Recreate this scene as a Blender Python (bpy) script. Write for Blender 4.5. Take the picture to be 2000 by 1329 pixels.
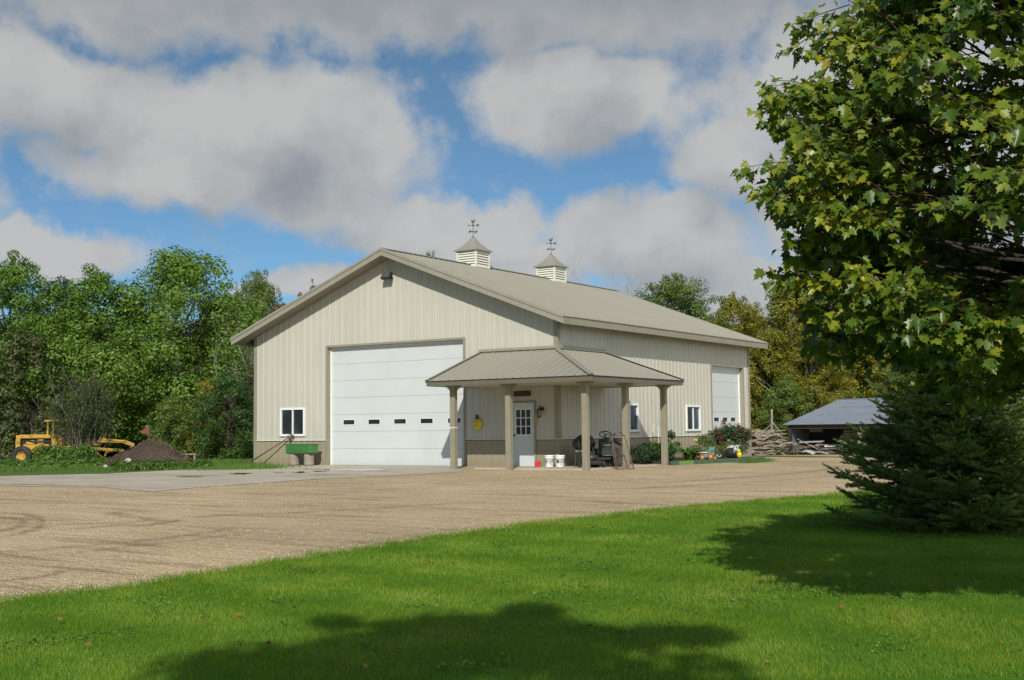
import bpy, bmesh, math, random
import numpy as np
from mathutils import Vector, Matrix, geometry
for o in list(bpy.data.objects): bpy.data.objects.remove(o)
SC = bpy.context.scene
COL = SC.collection
R = math.radians
PI = math.pi

# ------------------------------------------------------------------ camera
CAM = Vector((20.6488, -33.7215, 1.2579)); YAW, PITCH, ROLL, FPX = -0.5864, 0.0721, 0.0111, 2403.46
RT = Vector((math.cos(YAW), -math.sin(YAW), 0)); FW = Vector((math.sin(YAW), math.cos(YAW), 0)); ZZ = Vector((0, 0, 1))
UP = ZZ*math.cos(PITCH) - FW*math.sin(PITCH); FD = FW*math.cos(PITCH) + ZZ*math.sin(PITCH)
cr, sr = math.cos(ROLL), math.sin(ROLL)
cx_ = RT*cr - UP*sr; cy_ = RT*sr + UP*cr; cz_ = -FD
cd = bpy.data.cameras.new('camera'); co = bpy.data.objects.new('camera', cd); COL.objects.link(co)
co.matrix_world = Matrix(((cx_.x, cy_.x, cz_.x, CAM.x), (cx_.y, cy_.y, cz_.y, CAM.y), (cx_.z, cy_.z, cz_.z, CAM.z), (0, 0, 0, 1)))
cd.sensor_width = 36; cd.lens = FPX/2000*36; cd.clip_end = 3000; cd.clip_start = 0.1
SC.camera = co

def ray(px, py):
    a, b = px-1000, py-664.5
    u = a*cr - b*sr; w = a*sr + b*cr
    return (FD*FPX + RT*u - UP*w).normalized()
def at_depth(px, py, d):            # world point seen at a photo pixel, d metres ahead of the camera
    r = ray(px, py); return CAM + r*(d/r.dot(FW))
def ld(lat, dep, z=0):              # lateral / depth metres from the camera foot
    p = CAM + RT*lat + FW*dep; return Vector((p.x, p.y, z))
def sm(t): t = min(1, max(0, t)); return t*t*(3-2*t)
def gz(x, y):                       # gentle lie of the land
    d = (Vector((x, y, 0))-CAM).dot(FW)
    z = -0.34*(1-sm((d-2)/30))
    z -= 0.56*sm((d-50)/26)
    return z
def ground_px(px, d):               # stand on the ground at photo column px and depth d
    r = ray(px, 840); p = CAM + r*(d/r.dot(FW)); return Vector((p.x, p.y, gz(p.x, p.y)))

def on_ground(px, py):
    """world point of the ground seen at a photo pixel"""
    r = ray(px, py); t = 5.0; z = 0
    for _ in range(60):
        t = (z - CAM.z)/r.z; p = CAM + r*t; z = z + .6*(gz(p.x, p.y)-z)
    return p

# ------------------------------------------------------------------ sun and sky
SUN = Vector((0.56, -1.0, 0.75)).normalized()
sl = bpy.data.lights.new('sun', 'SUN'); sl.energy = 4.1; sl.angle = R(0.5); sl.color = (1.0, 0.95, 0.86)
so = bpy.data.objects.new('sun', sl); COL.objects.link(so)
so.rotation_euler = (-SUN).to_track_quat('-Z', 'Y').to_euler()
so.location = (0, 0, 50)
SC.view_settings.view_transform = 'Standard'; SC.view_settings.look = 'None'
SC.view_settings.exposure = 0.06; SC.view_settings.gamma = 1; SC.view_settings.use_curve_mapping = False

W = bpy.data.worlds.new('World'); SC.world = W; W.use_nodes = True
nt = W.node_tree; nt.nodes.clear()
def _in(nt, sock, v):
    if isinstance(v, bpy.types.NodeSocket): nt.links.new(v, sock)
    else: sock.default_value = v
def NM(nt, op, a, b=0.0, c=None, clamp=False):
    n = nt.nodes.new('ShaderNodeMath'); n.operation = op; n.use_clamp = clamp
    _in(nt, n.inputs[0], a); _in(nt, n.inputs[1], b)
    if c is not None: _in(nt, n.inputs[2], c)
    return n.outputs[0]
def NV(nt, op, a, b=(0, 0, 0)):
    n = nt.nodes.new('ShaderNodeVectorMath'); n.operation = op
    _in(nt, n.inputs[0], a); _in(nt, n.inputs[1], b)
    return n.outputs['Value'] if op in ('LENGTH', 'DOT_PRODUCT') else n.outputs[0]
def NR(nt, v, a, b, c=0.0, d=1.0, mode='SMOOTHSTEP'):
    n = nt.nodes.new('ShaderNodeMapRange'); n.interpolation_type = mode
    for i, x in enumerate((v, a, b, c, d)): _in(nt, n.inputs[i], x)
    return n.outputs[0]
def NN(nt, vec, scale, detail=4.0, rough=0.5, out='Fac'):
    n = nt.nodes.new('ShaderNodeTexNoise'); _in(nt, n.inputs['Vector'], vec)
    n.inputs['Scale'].default_value = scale; n.inputs['Detail'].default_value = detail; n.inputs['Roughness'].default_value = rough
    return n.outputs[out]
def NX(nt, f, a, b, bt='MIX'):
    n = nt.nodes.new('ShaderNodeMix'); n.data_type = 'RGBA'; n.blend_type = bt
    _in(nt, n.inputs[0], f); _in(nt, n.inputs[6], a); _in(nt, n.inputs[7], b)
    return n.outputs[2]

def build_sky():
    tc = nt.nodes.new('ShaderNodeTexCoord').outputs['Generated']
    d = NV(nt, 'NORMALIZE', tc)
    sky = nt.nodes.new('ShaderNodeTexSky'); sky.sky_type = 'NISHITA'; sky.sun_disc = False
    sky.sun_elevation = math.asin(SUN.z); sky.sun_rotation = math.atan2(SUN.x, SUN.y)
    sky.air_density = 1.0; sky.dust_density = 0.4; sky.ozone_density = 2.2; sky.altitude = 300
    # azimuth / elevation, in radians, azimuth counted from the mean view direction
    a = NM(nt, 'ARCTAN2', NV(nt, 'DOT_PRODUCT', d, tuple(RT)), NV(nt, 'DOT_PRODUCT', d, tuple(FW)))
    e = NM(nt, 'ARCSINE', NV(nt, 'DOT_PRODUCT', d, (0, 0, 1)))
    n1 = NN(nt, d, 5.0, 3.0, 0.5, 'Color'); w = NV(nt, 'SCALE', NV(nt, 'SUBTRACT', n1, (.5, .5, .5)))
    w.node.inputs['Scale'].default_value = 0.10
    n2 = NN(nt, d, 17.0, 4.0, 0.55, 'Color'); w2 = NV(nt, 'SCALE', NV(nt, 'SUBTRACT', n2, (.5, .5, .5)))
    w2.node.inputs['Scale'].default_value = 0.045
    cmb = nt.nodes.new('ShaderNodeCombineXYZ'); nt.links.new(a, cmb.inputs[0]); nt.links.new(e, cmb.inputs[1])
    uv = NV(nt, 'ADD', NV(nt, 'ADD', cmb.outputs[0], w), w2)
    uvf = NV(nt, 'MULTIPLY', uv, (1, 1, 0))
    # clouds by where they stand in the sky: photo x, y, half width, half height, weight
    cl = [(700, -60, 1500, 190, 1.0), (120, 190, 330, 120, .9), (560, 270, 340, 165, 1.0), (330, 330, 330, 90, .8),
          (640, 400, 190, 80, .8), (1120, 195, 265, 130, 1.0), (1420, 300, 190, 100, .8), (1560, 160, 260, 190, .8),
          (860, 440, 260, 90, .95), (1250, 450, 300, 100, .95), (1420, 540, 320, 90, .85), (90, 500, 230, 62, .85),
          (600, 540, 160, 42, .8), (1000, 500, 240, 70, .7), (1800, 400, 400, 380, .9), (-500, 300, 420, 300, .9), (2700, 200, 500, 350, .9)]
    def field(shift):
        p = NV(nt, 'ADD', uvf, shift); out = None
        for (x, y, rx, ry, wt) in cl:
            r = ray(x, y); az = math.atan2(r.dot(RT), r.dot(FW)); el = math.asin(r.z)
            q = NV(nt, 'MULTIPLY', NV(nt, 'SUBTRACT', p, (az, el, 0)), (FPX/rx, FPX/ry, 0))
            v = NM(nt, 'MULTIPLY_ADD', NV(nt, 'LENGTH', q), -wt, wt)
            if out is None: out = v
            else:
                n = nt.nodes.new('ShaderNodeMath'); n.operation = 'SMOOTH_MAX'
                nt.links.new(out, n.inputs[0]); nt.links.new(v, n.inputs[1]); n.inputs[2].default_value = 0.12; out = n.outputs[0]
        return out
    f0 = field((0, 0, 0)); f1 = field((-0.006, 0.034, 0))
    # clouds elsewhere (overhead and behind)
    el_w = NR(nt, e, 0.42, 0.62); back = NR(nt, NV(nt, 'DOT_PRODUCT', d, tuple(FW)), 0.5, 0.1)
    gen = NM(nt, 'MULTIPLY', NM(nt, 'MAXIMUM', el_w, back), NM(nt, 'SUBTRACT', NN(nt, d, 2.6, 5.0, .55), 0.53))
    fine = NM(nt, 'MULTIPLY', NM(nt, 'SUBTRACT', NN(nt, d, 24.0, 8.0, .6), 0.5), 0.75)
    f = NM(nt, 'ADD', NM(nt, 'MAXIMUM', f0, NM(nt, 'MULTIPLY', gen, 2.0)), fine)
    alpha = NM(nt, 'MAXIMUM', NR(nt, f, -0.02, 0.36, 0.0, 0.95), 0.05)
    up = NM(nt, 'ADD', NM(nt, 'MAXIMUM', f1, gen), NM(nt, 'MULTIPLY', fine, 1.3))
    shade = NR(nt, up, 0.0, 1.15, 0.0, .85)
    high = NR(nt, e, 0.27, 0.36)
    shade = NM(nt, 'MAXIMUM', shade, NM(nt, 'MULTIPLY', high, 0.9))
    shade = NM(nt, 'ADD', shade, NM(nt, 'MULTIPLY', NM(nt, 'SUBTRACT', NN(nt, d, 11.0, 6.0, .6), .5), 1.25), clamp=True)
    ccol = NX(nt, shade, (.57, .57, .56, 1), (.285, .315, .345, 1))
    lowc = NR(nt, e, 0.14, 0.03); ccol = NX(nt, NM(nt, 'MULTIPLY', lowc, .4), ccol, (.42, .44, .46, 1))
    tint = NX(nt, NR(nt, e, 0.02, 0.34), (.40, .63, .84, 1), (.40, .57, .63, 1))
    blc = NX(nt, 1.0, sky.outputs[0], tint, 'MULTIPLY')
    east_fill = NR(nt, NV(nt, 'DOT_PRODUCT', d, tuple(Vector((1, -.15, .35)).normalized())), 0.25, 0.9)   # bright cloud added out of view to the right, lifts the side wall
    fill_gain = NM(nt, 'MULTIPLY_ADD', east_fill, 2.0, 0.97)
    ccol = NV(nt, 'SCALE', ccol); _in(nt, ccol.node.inputs['Scale'], fill_gain)
    alpha = NM(nt, 'MAXIMUM', alpha, NM(nt, 'MULTIPLY', east_fill, .85))
    b1 = nt.nodes.new('ShaderNodeBackground'); nt.links.new(blc, b1.inputs[0]); b1.inputs[1].default_value = 0.105
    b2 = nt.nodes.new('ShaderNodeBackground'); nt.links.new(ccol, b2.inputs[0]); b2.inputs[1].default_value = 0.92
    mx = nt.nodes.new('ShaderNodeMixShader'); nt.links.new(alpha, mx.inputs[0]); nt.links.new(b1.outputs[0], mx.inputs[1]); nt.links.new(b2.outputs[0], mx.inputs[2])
    out = nt.nodes.new('ShaderNodeOutputWorld'); nt.links.new(mx.outputs[0], out.inputs[0])
build_sky()
W.cycles.sampling_method = 'MANUAL'; W.cycles.sample_map_resolution = 256

# ------------------------------------------------------------------ helpers
def tag(o, label=None, cat=None, group=None, kind=None):
    if label: o['label'] = label
    if cat: o['category'] = cat
    if group: o['group'] = group
    if kind: o['kind'] = kind
    return o
def empty(name, loc=(0, 0, 0), rz=0, label=None, cat=None, group=None):
    o = bpy.data.objects.new(name, None); COL.objects.link(o); o.location = loc; o.rotation_euler = (0, 0, rz)
    o.empty_display_size = .1
    return tag(o, label, cat, group)
def copy_tree(o, parent=None):
    c = o.copy(); COL.objects.link(c); c.parent = parent
    for ch in list(o.children): copy_tree(ch, c)
    return c

class MB:
    def __init__(s): s.v = []; s.f = []; s.sm = []
    def add(s, vs, fs, smooth=False):
        b = len(s.v); s.v += [tuple(x) for x in vs]; s.f += [tuple(i+b for i in f) for f in fs]; s.sm += [smooth]*len(fs)
        return s
    def box(s, x0, y0, z0, x1, y1, z1):
        return s.add([(x0, y0, z0), (x1, y0, z0), (x1, y1, z0), (x0, y1, z0), (x0, y0, z1), (x1, y0, z1), (x1, y1, z1), (x0, y1, z1)],
              [(3, 2, 1, 0), (4, 5, 6, 7), (0, 1, 5, 4), (1, 2, 6, 5), (2, 3, 7, 6), (3, 0, 4, 7)])
    def obox(s, c, sx, sy, sz, M=None):
        M = M or Matrix(); c = Vector(c)
        vs = [c + M.to_3x3() @ Vector((i*sx/2, j*sy/2, k*sz/2)) for k in (-1, 1) for (i, j) in ((-1, -1), (1, -1), (1, 1), (-1, 1))]
        return s.add(vs, [(3, 2, 1, 0), (4, 5, 6, 7), (0, 1, 5, 4), (1, 2, 6, 5), (2, 3, 7, 6), (3, 0, 4, 7)])
    def bar(s, a, b, w, h=None, up=(0, 0, 1)):      # rectangular bar from a to b
        a = Vector(a); b = Vector(b); h = h or w; d = (b-a).normalized(); u = Vector(up)
        if abs(d.dot(u)) > .98: u = Vector((1, 0, 0))
        sx = d.cross(u).normalized(); u = sx.cross(d).normalized()
        vs = [p + sx*(i*w/2) + u*(j*h/2) for p in (a, b) for (i, j) in ((-1, -1), (1, -1), (1, 1), (-1, 1))]
        return s.add(vs, [(3, 2, 1, 0), (4, 5, 6, 7), (0, 1, 5, 4), (1, 2, 6, 5), (2, 3, 7, 6), (3, 0, 4, 7)])
    def tube(s, pts, rs, n=8, caps=True, smooth=True):
        pts = [Vector(p) for p in pts]
        if not isinstance(rs, (list, tuple)): rs = [rs]*len(pts)
        vs = []; u = None
        for i, p in enumerate(pts):
            d = (pts[min(i+1, len(pts)-1)] - pts[max(i-1, 0)]).normalized()
            if u is None:
                u = d.orthogonal().normalized()
            u = (u - d*u.dot(d)).normalized(); w = d.cross(u)
            for k in range(n):
                a = 2*PI*k/n; vs.append(p + (u*math.cos(a)+w*math.sin(a))*rs[i])
        fs = []
        for i in range(len(pts)-1):
            for k in range(n): k2 = (k+1) % n; fs.append((i*n+k, i*n+k2, (i+1)*n+k2, (i+1)*n+k))
        s.add(vs, fs, smooth)
        if caps:
            b = len(s.v)-len(vs); s.f.append(tuple(b+k for k in reversed(range(n)))); s.f.append(tuple(b+(len(pts)-1)*n+k for k in range(n))); s.sm += [False]*2
        return s
    def lathe(s, prof, n=24, c=(0, 0, 0), axis='z', smooth=True):
        c = Vector(c); vs = []
        for (r, z) in prof:
            for k in range(n):
                a = 2*PI*k/n
                q = Vector((r*math.cos(a), r*math.sin(a), z))
                if axis == 'y': q = Vector((q.x, -q.z, q.y))
                if axis == 'x': q = Vector((q.z, q.x, q.y))
                vs.append(c+q)
        fs = []
        for i in range(len(prof)-1):
            for k in range(n): k2 = (k+1) % n; fs.append((i*n+k, i*n+k2, (i+1)*n+k2, (i+1)*n+k))
        return s.add(vs, fs, smooth)
    def blob(s, c, rx, ry, rz, seed=0, amp=.15, n=10, m=16, smooth=True):
        rnd = random.Random(seed); ph = [rnd.uniform(0, 6) for _ in range(6)]; vs = []
        for i in range(n+1):
            t = PI*i/n
            for k in range(m):
                a = 2*PI*k/m
                q = 1 + amp*(math.sin(3*a+ph[0]+2*t)*.5+math.sin(5*a+ph[1]-3*t)*.3+math.sin(4*t+ph[2])*.4)*math.sin(t)
                vs.append((c[0]+rx*math.sin(t)*math.cos(a)*q, c[1]+ry*math.sin(t)*math.sin(a)*q, c[2]+rz*math.cos(t)*q))
        fs = [(i*m+k, (i+1)*m+k, (i+1)*m+(k+1) % m, i*m+(k+1) % m) for i in range(n) for k in range(m)]
        return s.add(vs, fs, smooth)
    def build(s, name, mat, parent=None, bevel=0, seg=2):
        me = bpy.data.meshes.new(name); me.from_pydata(s.v, [], s.f); me.update()
        me.polygons.foreach_set('use_smooth', s.sm)
        o = bpy.data.objects.new(name, me); COL.objects.link(o)
        if mat: me.materials.append(mat)
        if parent: o.parent = parent
        if bevel:
            b = o.modifiers.new('bevel', 'BEVEL'); b.width = bevel; b.segments = seg; b.limit_method = 'ANGLE'; b.angle_limit = R(40); b.harden_normals = False
        return o
def np_mesh(name, V, nper, mat, parent=None, smooth=False):
    """V (N, nper, 3): N separate polygons of nper corners"""
    N = V.shape[0]; me = bpy.data.meshes.new(name)
    me.vertices.add(N*nper); me.vertices.foreach_set('co', V.reshape(-1).astype(np.float32))
    me.loops.add(N*nper); me.loops.foreach_set('vertex_index', np.arange(N*nper, dtype=np.int32))
    me.polygons.add(N); me.polygons.foreach_set('loop_start', np.arange(0, N*nper, nper, dtype=np.int32))
    me.polygons.foreach_set('loop_total', np.full(N, nper, dtype=np.int32))
    me.update(calc_edges=True); me.validate()
    if mat: me.materials.append(mat)
    o = bpy.data.objects.new(name, me); COL.objects.link(o)
    if parent: o.parent = parent
    return o
def np_mesh_idx(name, V, F, mat, parent=None, smooth=False):
    """V (N,3) verts, F (M,k) faces"""
    me = bpy.data.meshes.new(name); k = F.shape[1]
    me.vertices.add(len(V)); me.vertices.foreach_set('co', V.reshape(-1).astype(np.float32))
    me.loops.add(F.size); me.loops.foreach_set('vertex_index', F.reshape(-1).astype(np.int32))
    me.polygons.add(len(F)); me.polygons.foreach_set('loop_start', np.arange(0, F.size, k, dtype=np.int32))
    me.polygons.foreach_set('loop_total', np.full(len(F), k, dtype=np.int32))
    if smooth: me.polygons.foreach_set('use_smooth', np.ones(len(F), dtype=bool))
    me.update(calc_edges=True)
    if mat: me.materials.append(mat)
    o = bpy.data.objects.new(name, me); COL.objects.link(o)
    if parent: o.parent = parent
    return o

# ------------------------------------------------------------------ materials
def newmat(name):
    m = bpy.data.materials.new(name); m.use_nodes = True; t = m.node_tree; t.nodes.clear()
    out = t.nodes.new('ShaderNodeOutputMaterial'); b = t.nodes.new('ShaderNodeBsdfPrincipled')
    t.links.new(b.outputs[0], out.inputs[0]); return m, t, b, out
def obj_co(t):
    return t.nodes.new('ShaderNodeTexCoord').outputs['Object']
def bump(t, b, h, strength=.3, dist=.02):
    n = t.nodes.new('ShaderNodeBump'); n.inputs['Strength'].default_value = strength; n.inputs['Distance'].default_value = dist
    t.links.new(h, n.inputs['Height']); t.links.new(n.outputs[0], b.inputs['Normal'])
def col4(c): return (c[0], c[1], c[2], 1)
def paint(name, c, rough=.5, var=.12, scale=3, metal=0, dirt=None, dscale=1.2, bmp=0, spec=.5, fine=60):
    """painted / plain surface with mottling, fine grain and optional dirt"""
    m, t, b, _ = newmat(name); co = obj_co(t)
    n = NN(t, co, scale, 5, .6); n2 = NN(t, co, fine, 3, .6)
    k = NM(t, 'ADD', NM(t, 'MULTIPLY', n, .65), NM(t, 'MULTIPLY', n2, .35))
    f = NR(t, k, .3, .7, 1-var, 1+var, 'LINEAR')
    cc = NV(t, 'SCALE', col4(c)[:3]); _in(t, cc.node.inputs['Scale'], f)
    if dirt:
        dn = NN(t, co, dscale, 6, .65); cc = NX(t, NM(t, 'MULTIPLY', NR(t, dn, .48, .68), dirt[3]), cc, (dirt[0], dirt[1], dirt[2], 1))
    t.links.new(cc, b.inputs['Base Color'])
    t.links.new(NR(t, n2, .2, .8, rough-.08, rough+.08, 'LINEAR'), b.inputs['Roughness'])
    b.inputs['Metallic'].default_value = metal; b.inputs['Specular IOR Level'].default_value = spec
    if bmp: bump(t, b, n2, bmp, .005)
    return m
def steel_siding(name, c, low=None):
    """prefinished ribbed steel: faint vertical streaks, splash dirt near the ground"""
    m, t, b, _ = newmat(name); co = obj_co(t)
    mp = t.nodes.new('ShaderNodeMapping'); t.links.new(co, mp.inputs[0]); mp.inputs['Scale'].default_value = (3.2, 3.2, .16)
    st = NN(t, mp.outputs[0], 2.0, 5, .65); blotch = NN(t, co, .5, 4, .6); fine = NN(t, co, 40, 2, .5)
    k = NM(t, 'ADD', NM(t, 'MULTIPLY', st, .5), NM(t, 'ADD', NM(t, 'MULTIPLY', blotch, .35), NM(t, 'MULTIPLY', fine, .15)))
    f = NR(t, k, .3, .7, .90, 1.09, 'LINEAR'); cc = NV(t, 'SCALE', c); _in(t, cc.node.inputs['Scale'], f)
    sep = t.nodes.new('ShaderNodeSeparateXYZ'); t.links.new(co, sep.inputs[0])
    if low:
        zz = NM(t, 'ADD', sep.outputs[2], NM(t, 'MULTIPLY', NM(t, 'SUBTRACT', NN(t, co, 1.6, 5, .6), .5), .5))
        cc = NX(t, NR(t, zz, .42, 0.0, 0, low), cc, (.20, .155, .095, 1))
    t.links.new(cc, b.inputs['Base Color']); t.links.new(NR(t, st, .3, .7, .36, .5, 'LINEAR'), b.inputs['Roughness'])
    b.inputs['Specular IOR Level'].default_value = .45
    bump(t, b, NN(t, co, 2.2, 3, .5), .12, .01)
    return m
def leafmat(name, cols, trans=.35, rough=.5, noise_scale=.6, hue_n=.9, spec=.35, rv=.36):
    """cols: list of (pos, colour) taken by a per-leaf random value plus soft patches"""
    m, t, b, out = newmat(name); co = obj_co(t)
    g = t.nodes.new('ShaderNodeNewGeometry'); oi = t.nodes.new('ShaderNodeObjectInfo')
    n = NN(t, co, noise_scale, 3, .6)
    v = NM(t, 'ADD', NM(t, 'MULTIPLY', g.outputs['Random Per Island'], rv), NM(t, 'MULTIPLY', NM(t, 'SUBTRACT', n, .5), hue_n))
    v = NM(t, 'ADD', v, NM(t, 'ADD', NM(t, 'MULTIPLY', oi.outputs['Random'], .16), .16+.5*(.55-rv)), clamp=True)
    r = t.nodes.new('ShaderNodeValToRGB'); t.links.new(v, r.inputs[0])
    while len(r.color_ramp.elements) < len(cols): r.color_ramp.elements.new(.5)
    for e, (p, c) in zip(r.color_ramp.elements, cols): e.position = p; e.color = col4(c)
    t.links.new(r.outputs[0], b.inputs['Base Color']); b.inputs['Roughness'].default_value = rough; b.inputs['Specular IOR Level'].default_value = spec
    tr = t.nodes.new('ShaderNodeBsdfTranslucent')
    tc = NX(t, 1.0, r.outputs[0], (1.25, 1.2, .5, 1), 'MULTIPLY'); t.links.new(tc, tr.inputs[0])
    mx = t.nodes.new('ShaderNodeMixShader'); mx.inputs[0].default_value = trans
    t.links.new(b.outputs[0], mx.inputs[1]); t.links.new(tr.outputs[0], mx.inputs[2]); t.links.new(mx.outputs[0], out.inputs[0])
    return m
def barkmat(name, c, c2):
    m, t, b, _ = newmat(name); co = obj_co(t)
    mp = t.nodes.new('ShaderNodeMapping'); t.links.new(co, mp.inputs[0]); mp.inputs['Scale'].default_value = (1, 1, .25)
    n = NN(t, mp.outputs[0], 14, 6, .7); t.links.new(NX(t, NR(t, n, .35, .65), col4(c), col4(c2)), b.inputs['Base Color'])
    b.inputs['Roughness'].default_value = .9; b.inputs['Specular IOR Level'].default_value = .2; bump(t, b, n, .8, .03); return m
def glassmat(name, c=(.012, .014, .016), rough=.06):
    m, t, b, _ = newmat(name); co = obj_co(t)
    n = NN(t, co, 1.2, 3, .6)
    t.links.new(NX(t, NR(t, n, .45, .75), col4(c), (c[0]*3, c[1]*3, c[2]*3, 1)), b.inputs['Base Color'])
    t.links.new(NR(t, NN(t, co, 5, 2, .5), .3, .7, rough, rough+.06, 'LINEAR'), b.inputs['Roughness'])
    b.inputs['Specular IOR Level'].default_value = .5
    return m

M = {}
M['wall'] = steel_siding('cream_siding', (.455, .442, .372), .25)
M['taupe'] = steel_siding('taupe_siding', (.275, .245, .165), .5)
M['trim'] = paint('taupe_trim', (.255, .235, .175), .45, .08, 1.5, dirt=(.18, .15, .10, .25))
M['roof'] = steel_siding('taupe_roof', (.275, .26, .21))
M['fasciadk'] = paint('dark_taupe', (.125, .115, .085), .5, .1, 2)
M['soffit'] = paint('soffit', (.27, .245, .18), .6, .08, 2)
M['white'] = paint('white_paint', (.53, .565, .56), .4, .04, 1.2, dirt=(.5, .48, .42, .22), dscale=.7)
M['whitetrim'] = paint('white_trim', (.74, .75, .76), .4, .03, 4)
M['doorline'] = paint('door_gap', (.30, .31, .30), .7, .1, 4)
M['louver'] = paint('cream_louver', (.62, .61, .52), .5, .05, 4)
M['dark'] = paint('dark_closure', (.05, .045, .035), .8, .2, 10)
M['black'] = paint('black_metal', (.018, .018, .02), .5, .3, 12)
M['blackp'] = paint('black_plastic', (.022, .022, .024), .45, .25, 9)
M['glass'] = glassmat('window_glass')
M['glasspale'] = glassmat('window_glass_pale', (.035, .045, .055), .05)  # paler glass colour, for one pane of each side window
M['post'] = paint('painted_post', (.245, .225, .16), .6, .10, 5, dirt=(.22, .19, .12, .4), bmp=.1)
M['concrete'] = None
M['steelgrey'] = paint('grey_steel', (.16, .16, .165), .4, .25, 8, metal=.6)
M['rust'] = paint('rusty_iron', (.11, .065, .04), .8, .4, 14, bmp=.4)
M['rustpink'] = paint('faded_red_wire', (.12, .075, .06), .8, .3, 14)
M['green'] = paint('green_enamel', (.045, .16, .04), .38, .12, 4, dirt=(.04, .09, .03, .4))
M['greendk'] = paint('dark_green_enamel', (.007, .024, .011), .45, .25, 6)
M['yellow'] = paint('yellow_paint', (.62, .50, .03), .5, .12, 8)
M['yseat'] = paint('yellow_seat', (.28, .29, .02), .5, .12, 8)
M['gyellow'] = paint('weathered_yellow', (.46, .27, .03), .6, .22, 3, dirt=(.15, .065, .02, .9), dscale=2.6, bmp=.2)
M['tyre'] = paint('tyre_rubber', (.024, .023, .022), .85, .3, 9, dirt=(.09, .075, .05, .5), dscale=3, bmp=.3)
M['red'] = paint('red_plastic', (.52, .015, .02), .4, .08, 8)
M['redpanel'] = paint('faded_red_sheet', (.17, .04, .03), .7, .2, 5)
M['bucket'] = paint('bucket_plastic', (.76, .77, .77), .4, .03, 6, dirt=(.5, .48, .42, .3), dscale=5)
M['wood'] = paint('weathered_wood', (.25, .215, .165), .85, .28, 6, bmp=.4)
M['wooddk'] = paint('old_dark_wood', (.075, .06, .048), .9, .35, 5, bmp=.4)
M['redwood'] = paint('dark_red_board', (.035, .016, .014), .8, .35, 5)
M['galv'] = paint('galvanised_sheet', (.27, .30, .345), .38, .10, .8, dirt=(.33, .36, .40, .5), dscale=.6, metal=.25)
M['greentimber'] = paint('green_timber', (.045, .10, .05), .75, .25, 5, dirt=(.10, .09, .06, .5), dscale=2, bmp=.3)
M['limetimber'] = paint('lime_timber', (.13, .21, .05), .75, .15, 5)
M['teal'] = paint('teal_tin', (.16, .27, .22), .5, .2, 10)
M['orange'] = paint('orange_tin', (.26, .10, .045), .5, .2, 10)
M['tarp'] = paint('white_tarp', (.40, .41, .43), .55, .12, 3, dirt=(.3, .3, .3, .4), dscale=2)
M['rock'] = paint('rock', (.42, .38, .33), .85, .2, 5, bmp=.4)
M['signwood'] = paint('sign_board', (.045, .017, .012), .6, .3, 9)
M['signpale'] = paint('faint_lettering', (.12, .075, .05), .7, .2, 9)
M['ochre'] = paint('faded_ochre', (.42, .30, .13), .7, .2, 9)
M['insulator'] = paint('ink', (.06, .07, .08), .6, .2, 9)
M['bark'] = barkmat('bark', (.06, .05, .04), (.14, .12, .10))
M['barkpale'] = barkmat('pale_bark', (.20, .18, .15), (.34, .31, .26))
M['barkdark'] = barkmat('dark_bark', (.03, .024, .02), (.075, .06, .045))
M['logend'] = paint('log_end', (.38, .29, .18), .85, .25, 8)
M['logbark'] = barkmat('peeled_log', (.11, .085, .06), (.38, .33, .25))

def earthmat(name, cols, sc=30, rough=.95, b=.5, patch=(.6, .5)):
    m, t, bs, _ = newmat(name); co = obj_co(t)
    a = NN(t, co, sc, 6, .7); p = NN(t, co, patch[0], 5, .6); v = t.nodes.new('ShaderNodeTexVoronoi'); _in(t, v.inputs['Vector'], co); v.inputs['Scale'].default_value = sc*1.4
    k = NM(t, 'ADD', NM(t, 'MULTIPLY', a, .5), NM(t, 'ADD', NM(t, 'MULTIPLY', p, patch[1]), NM(t, 'MULTIPLY', v.outputs['Distance'], .2)), clamp=True)
    r = t.nodes.new('ShaderNodeValToRGB'); t.links.new(k, r.inputs[0])
    while len(r.color_ramp.elements) < len(cols): r.color_ramp.elements.new(.5)
    for e, (q, c) in zip(r.color_ramp.elements, cols): e.position = q; e.color = col4(c)
    t.links.new(r.outputs[0], bs.inputs['Base Color']); bs.inputs['Roughness'].default_value = rough; bs.inputs['Specular IOR Level'].default_value = .2
    bump(t, bs, a, b, .03); return m
M['groundgrass'] = earthmat('rough_ground', [(.3, (.035, .055, .014)), (.55, (.07, .12, .022)), (.8, (.12, .15, .045))], 18, patch=(.25, .5))
M['soil'] = earthmat('dark_soil', [(.3, (.025, .018, .013)), (.6, (.055, .040, .028)), (.85, (.11, .085, .065))], 14)
M['lawnbase'] = earthmat('lawn_soil', [(.3, (.03, .09, .006)), (.6, (.06, .17, .010)), (.85, (.10, .22, .015))], 40)
M['clover'] = leafmat('weed_leaf', [(.1, (.03, .06, .01)), (.5, (.075, .15, .02)), (.9, (.16, .25, .045))], .3)

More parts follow.
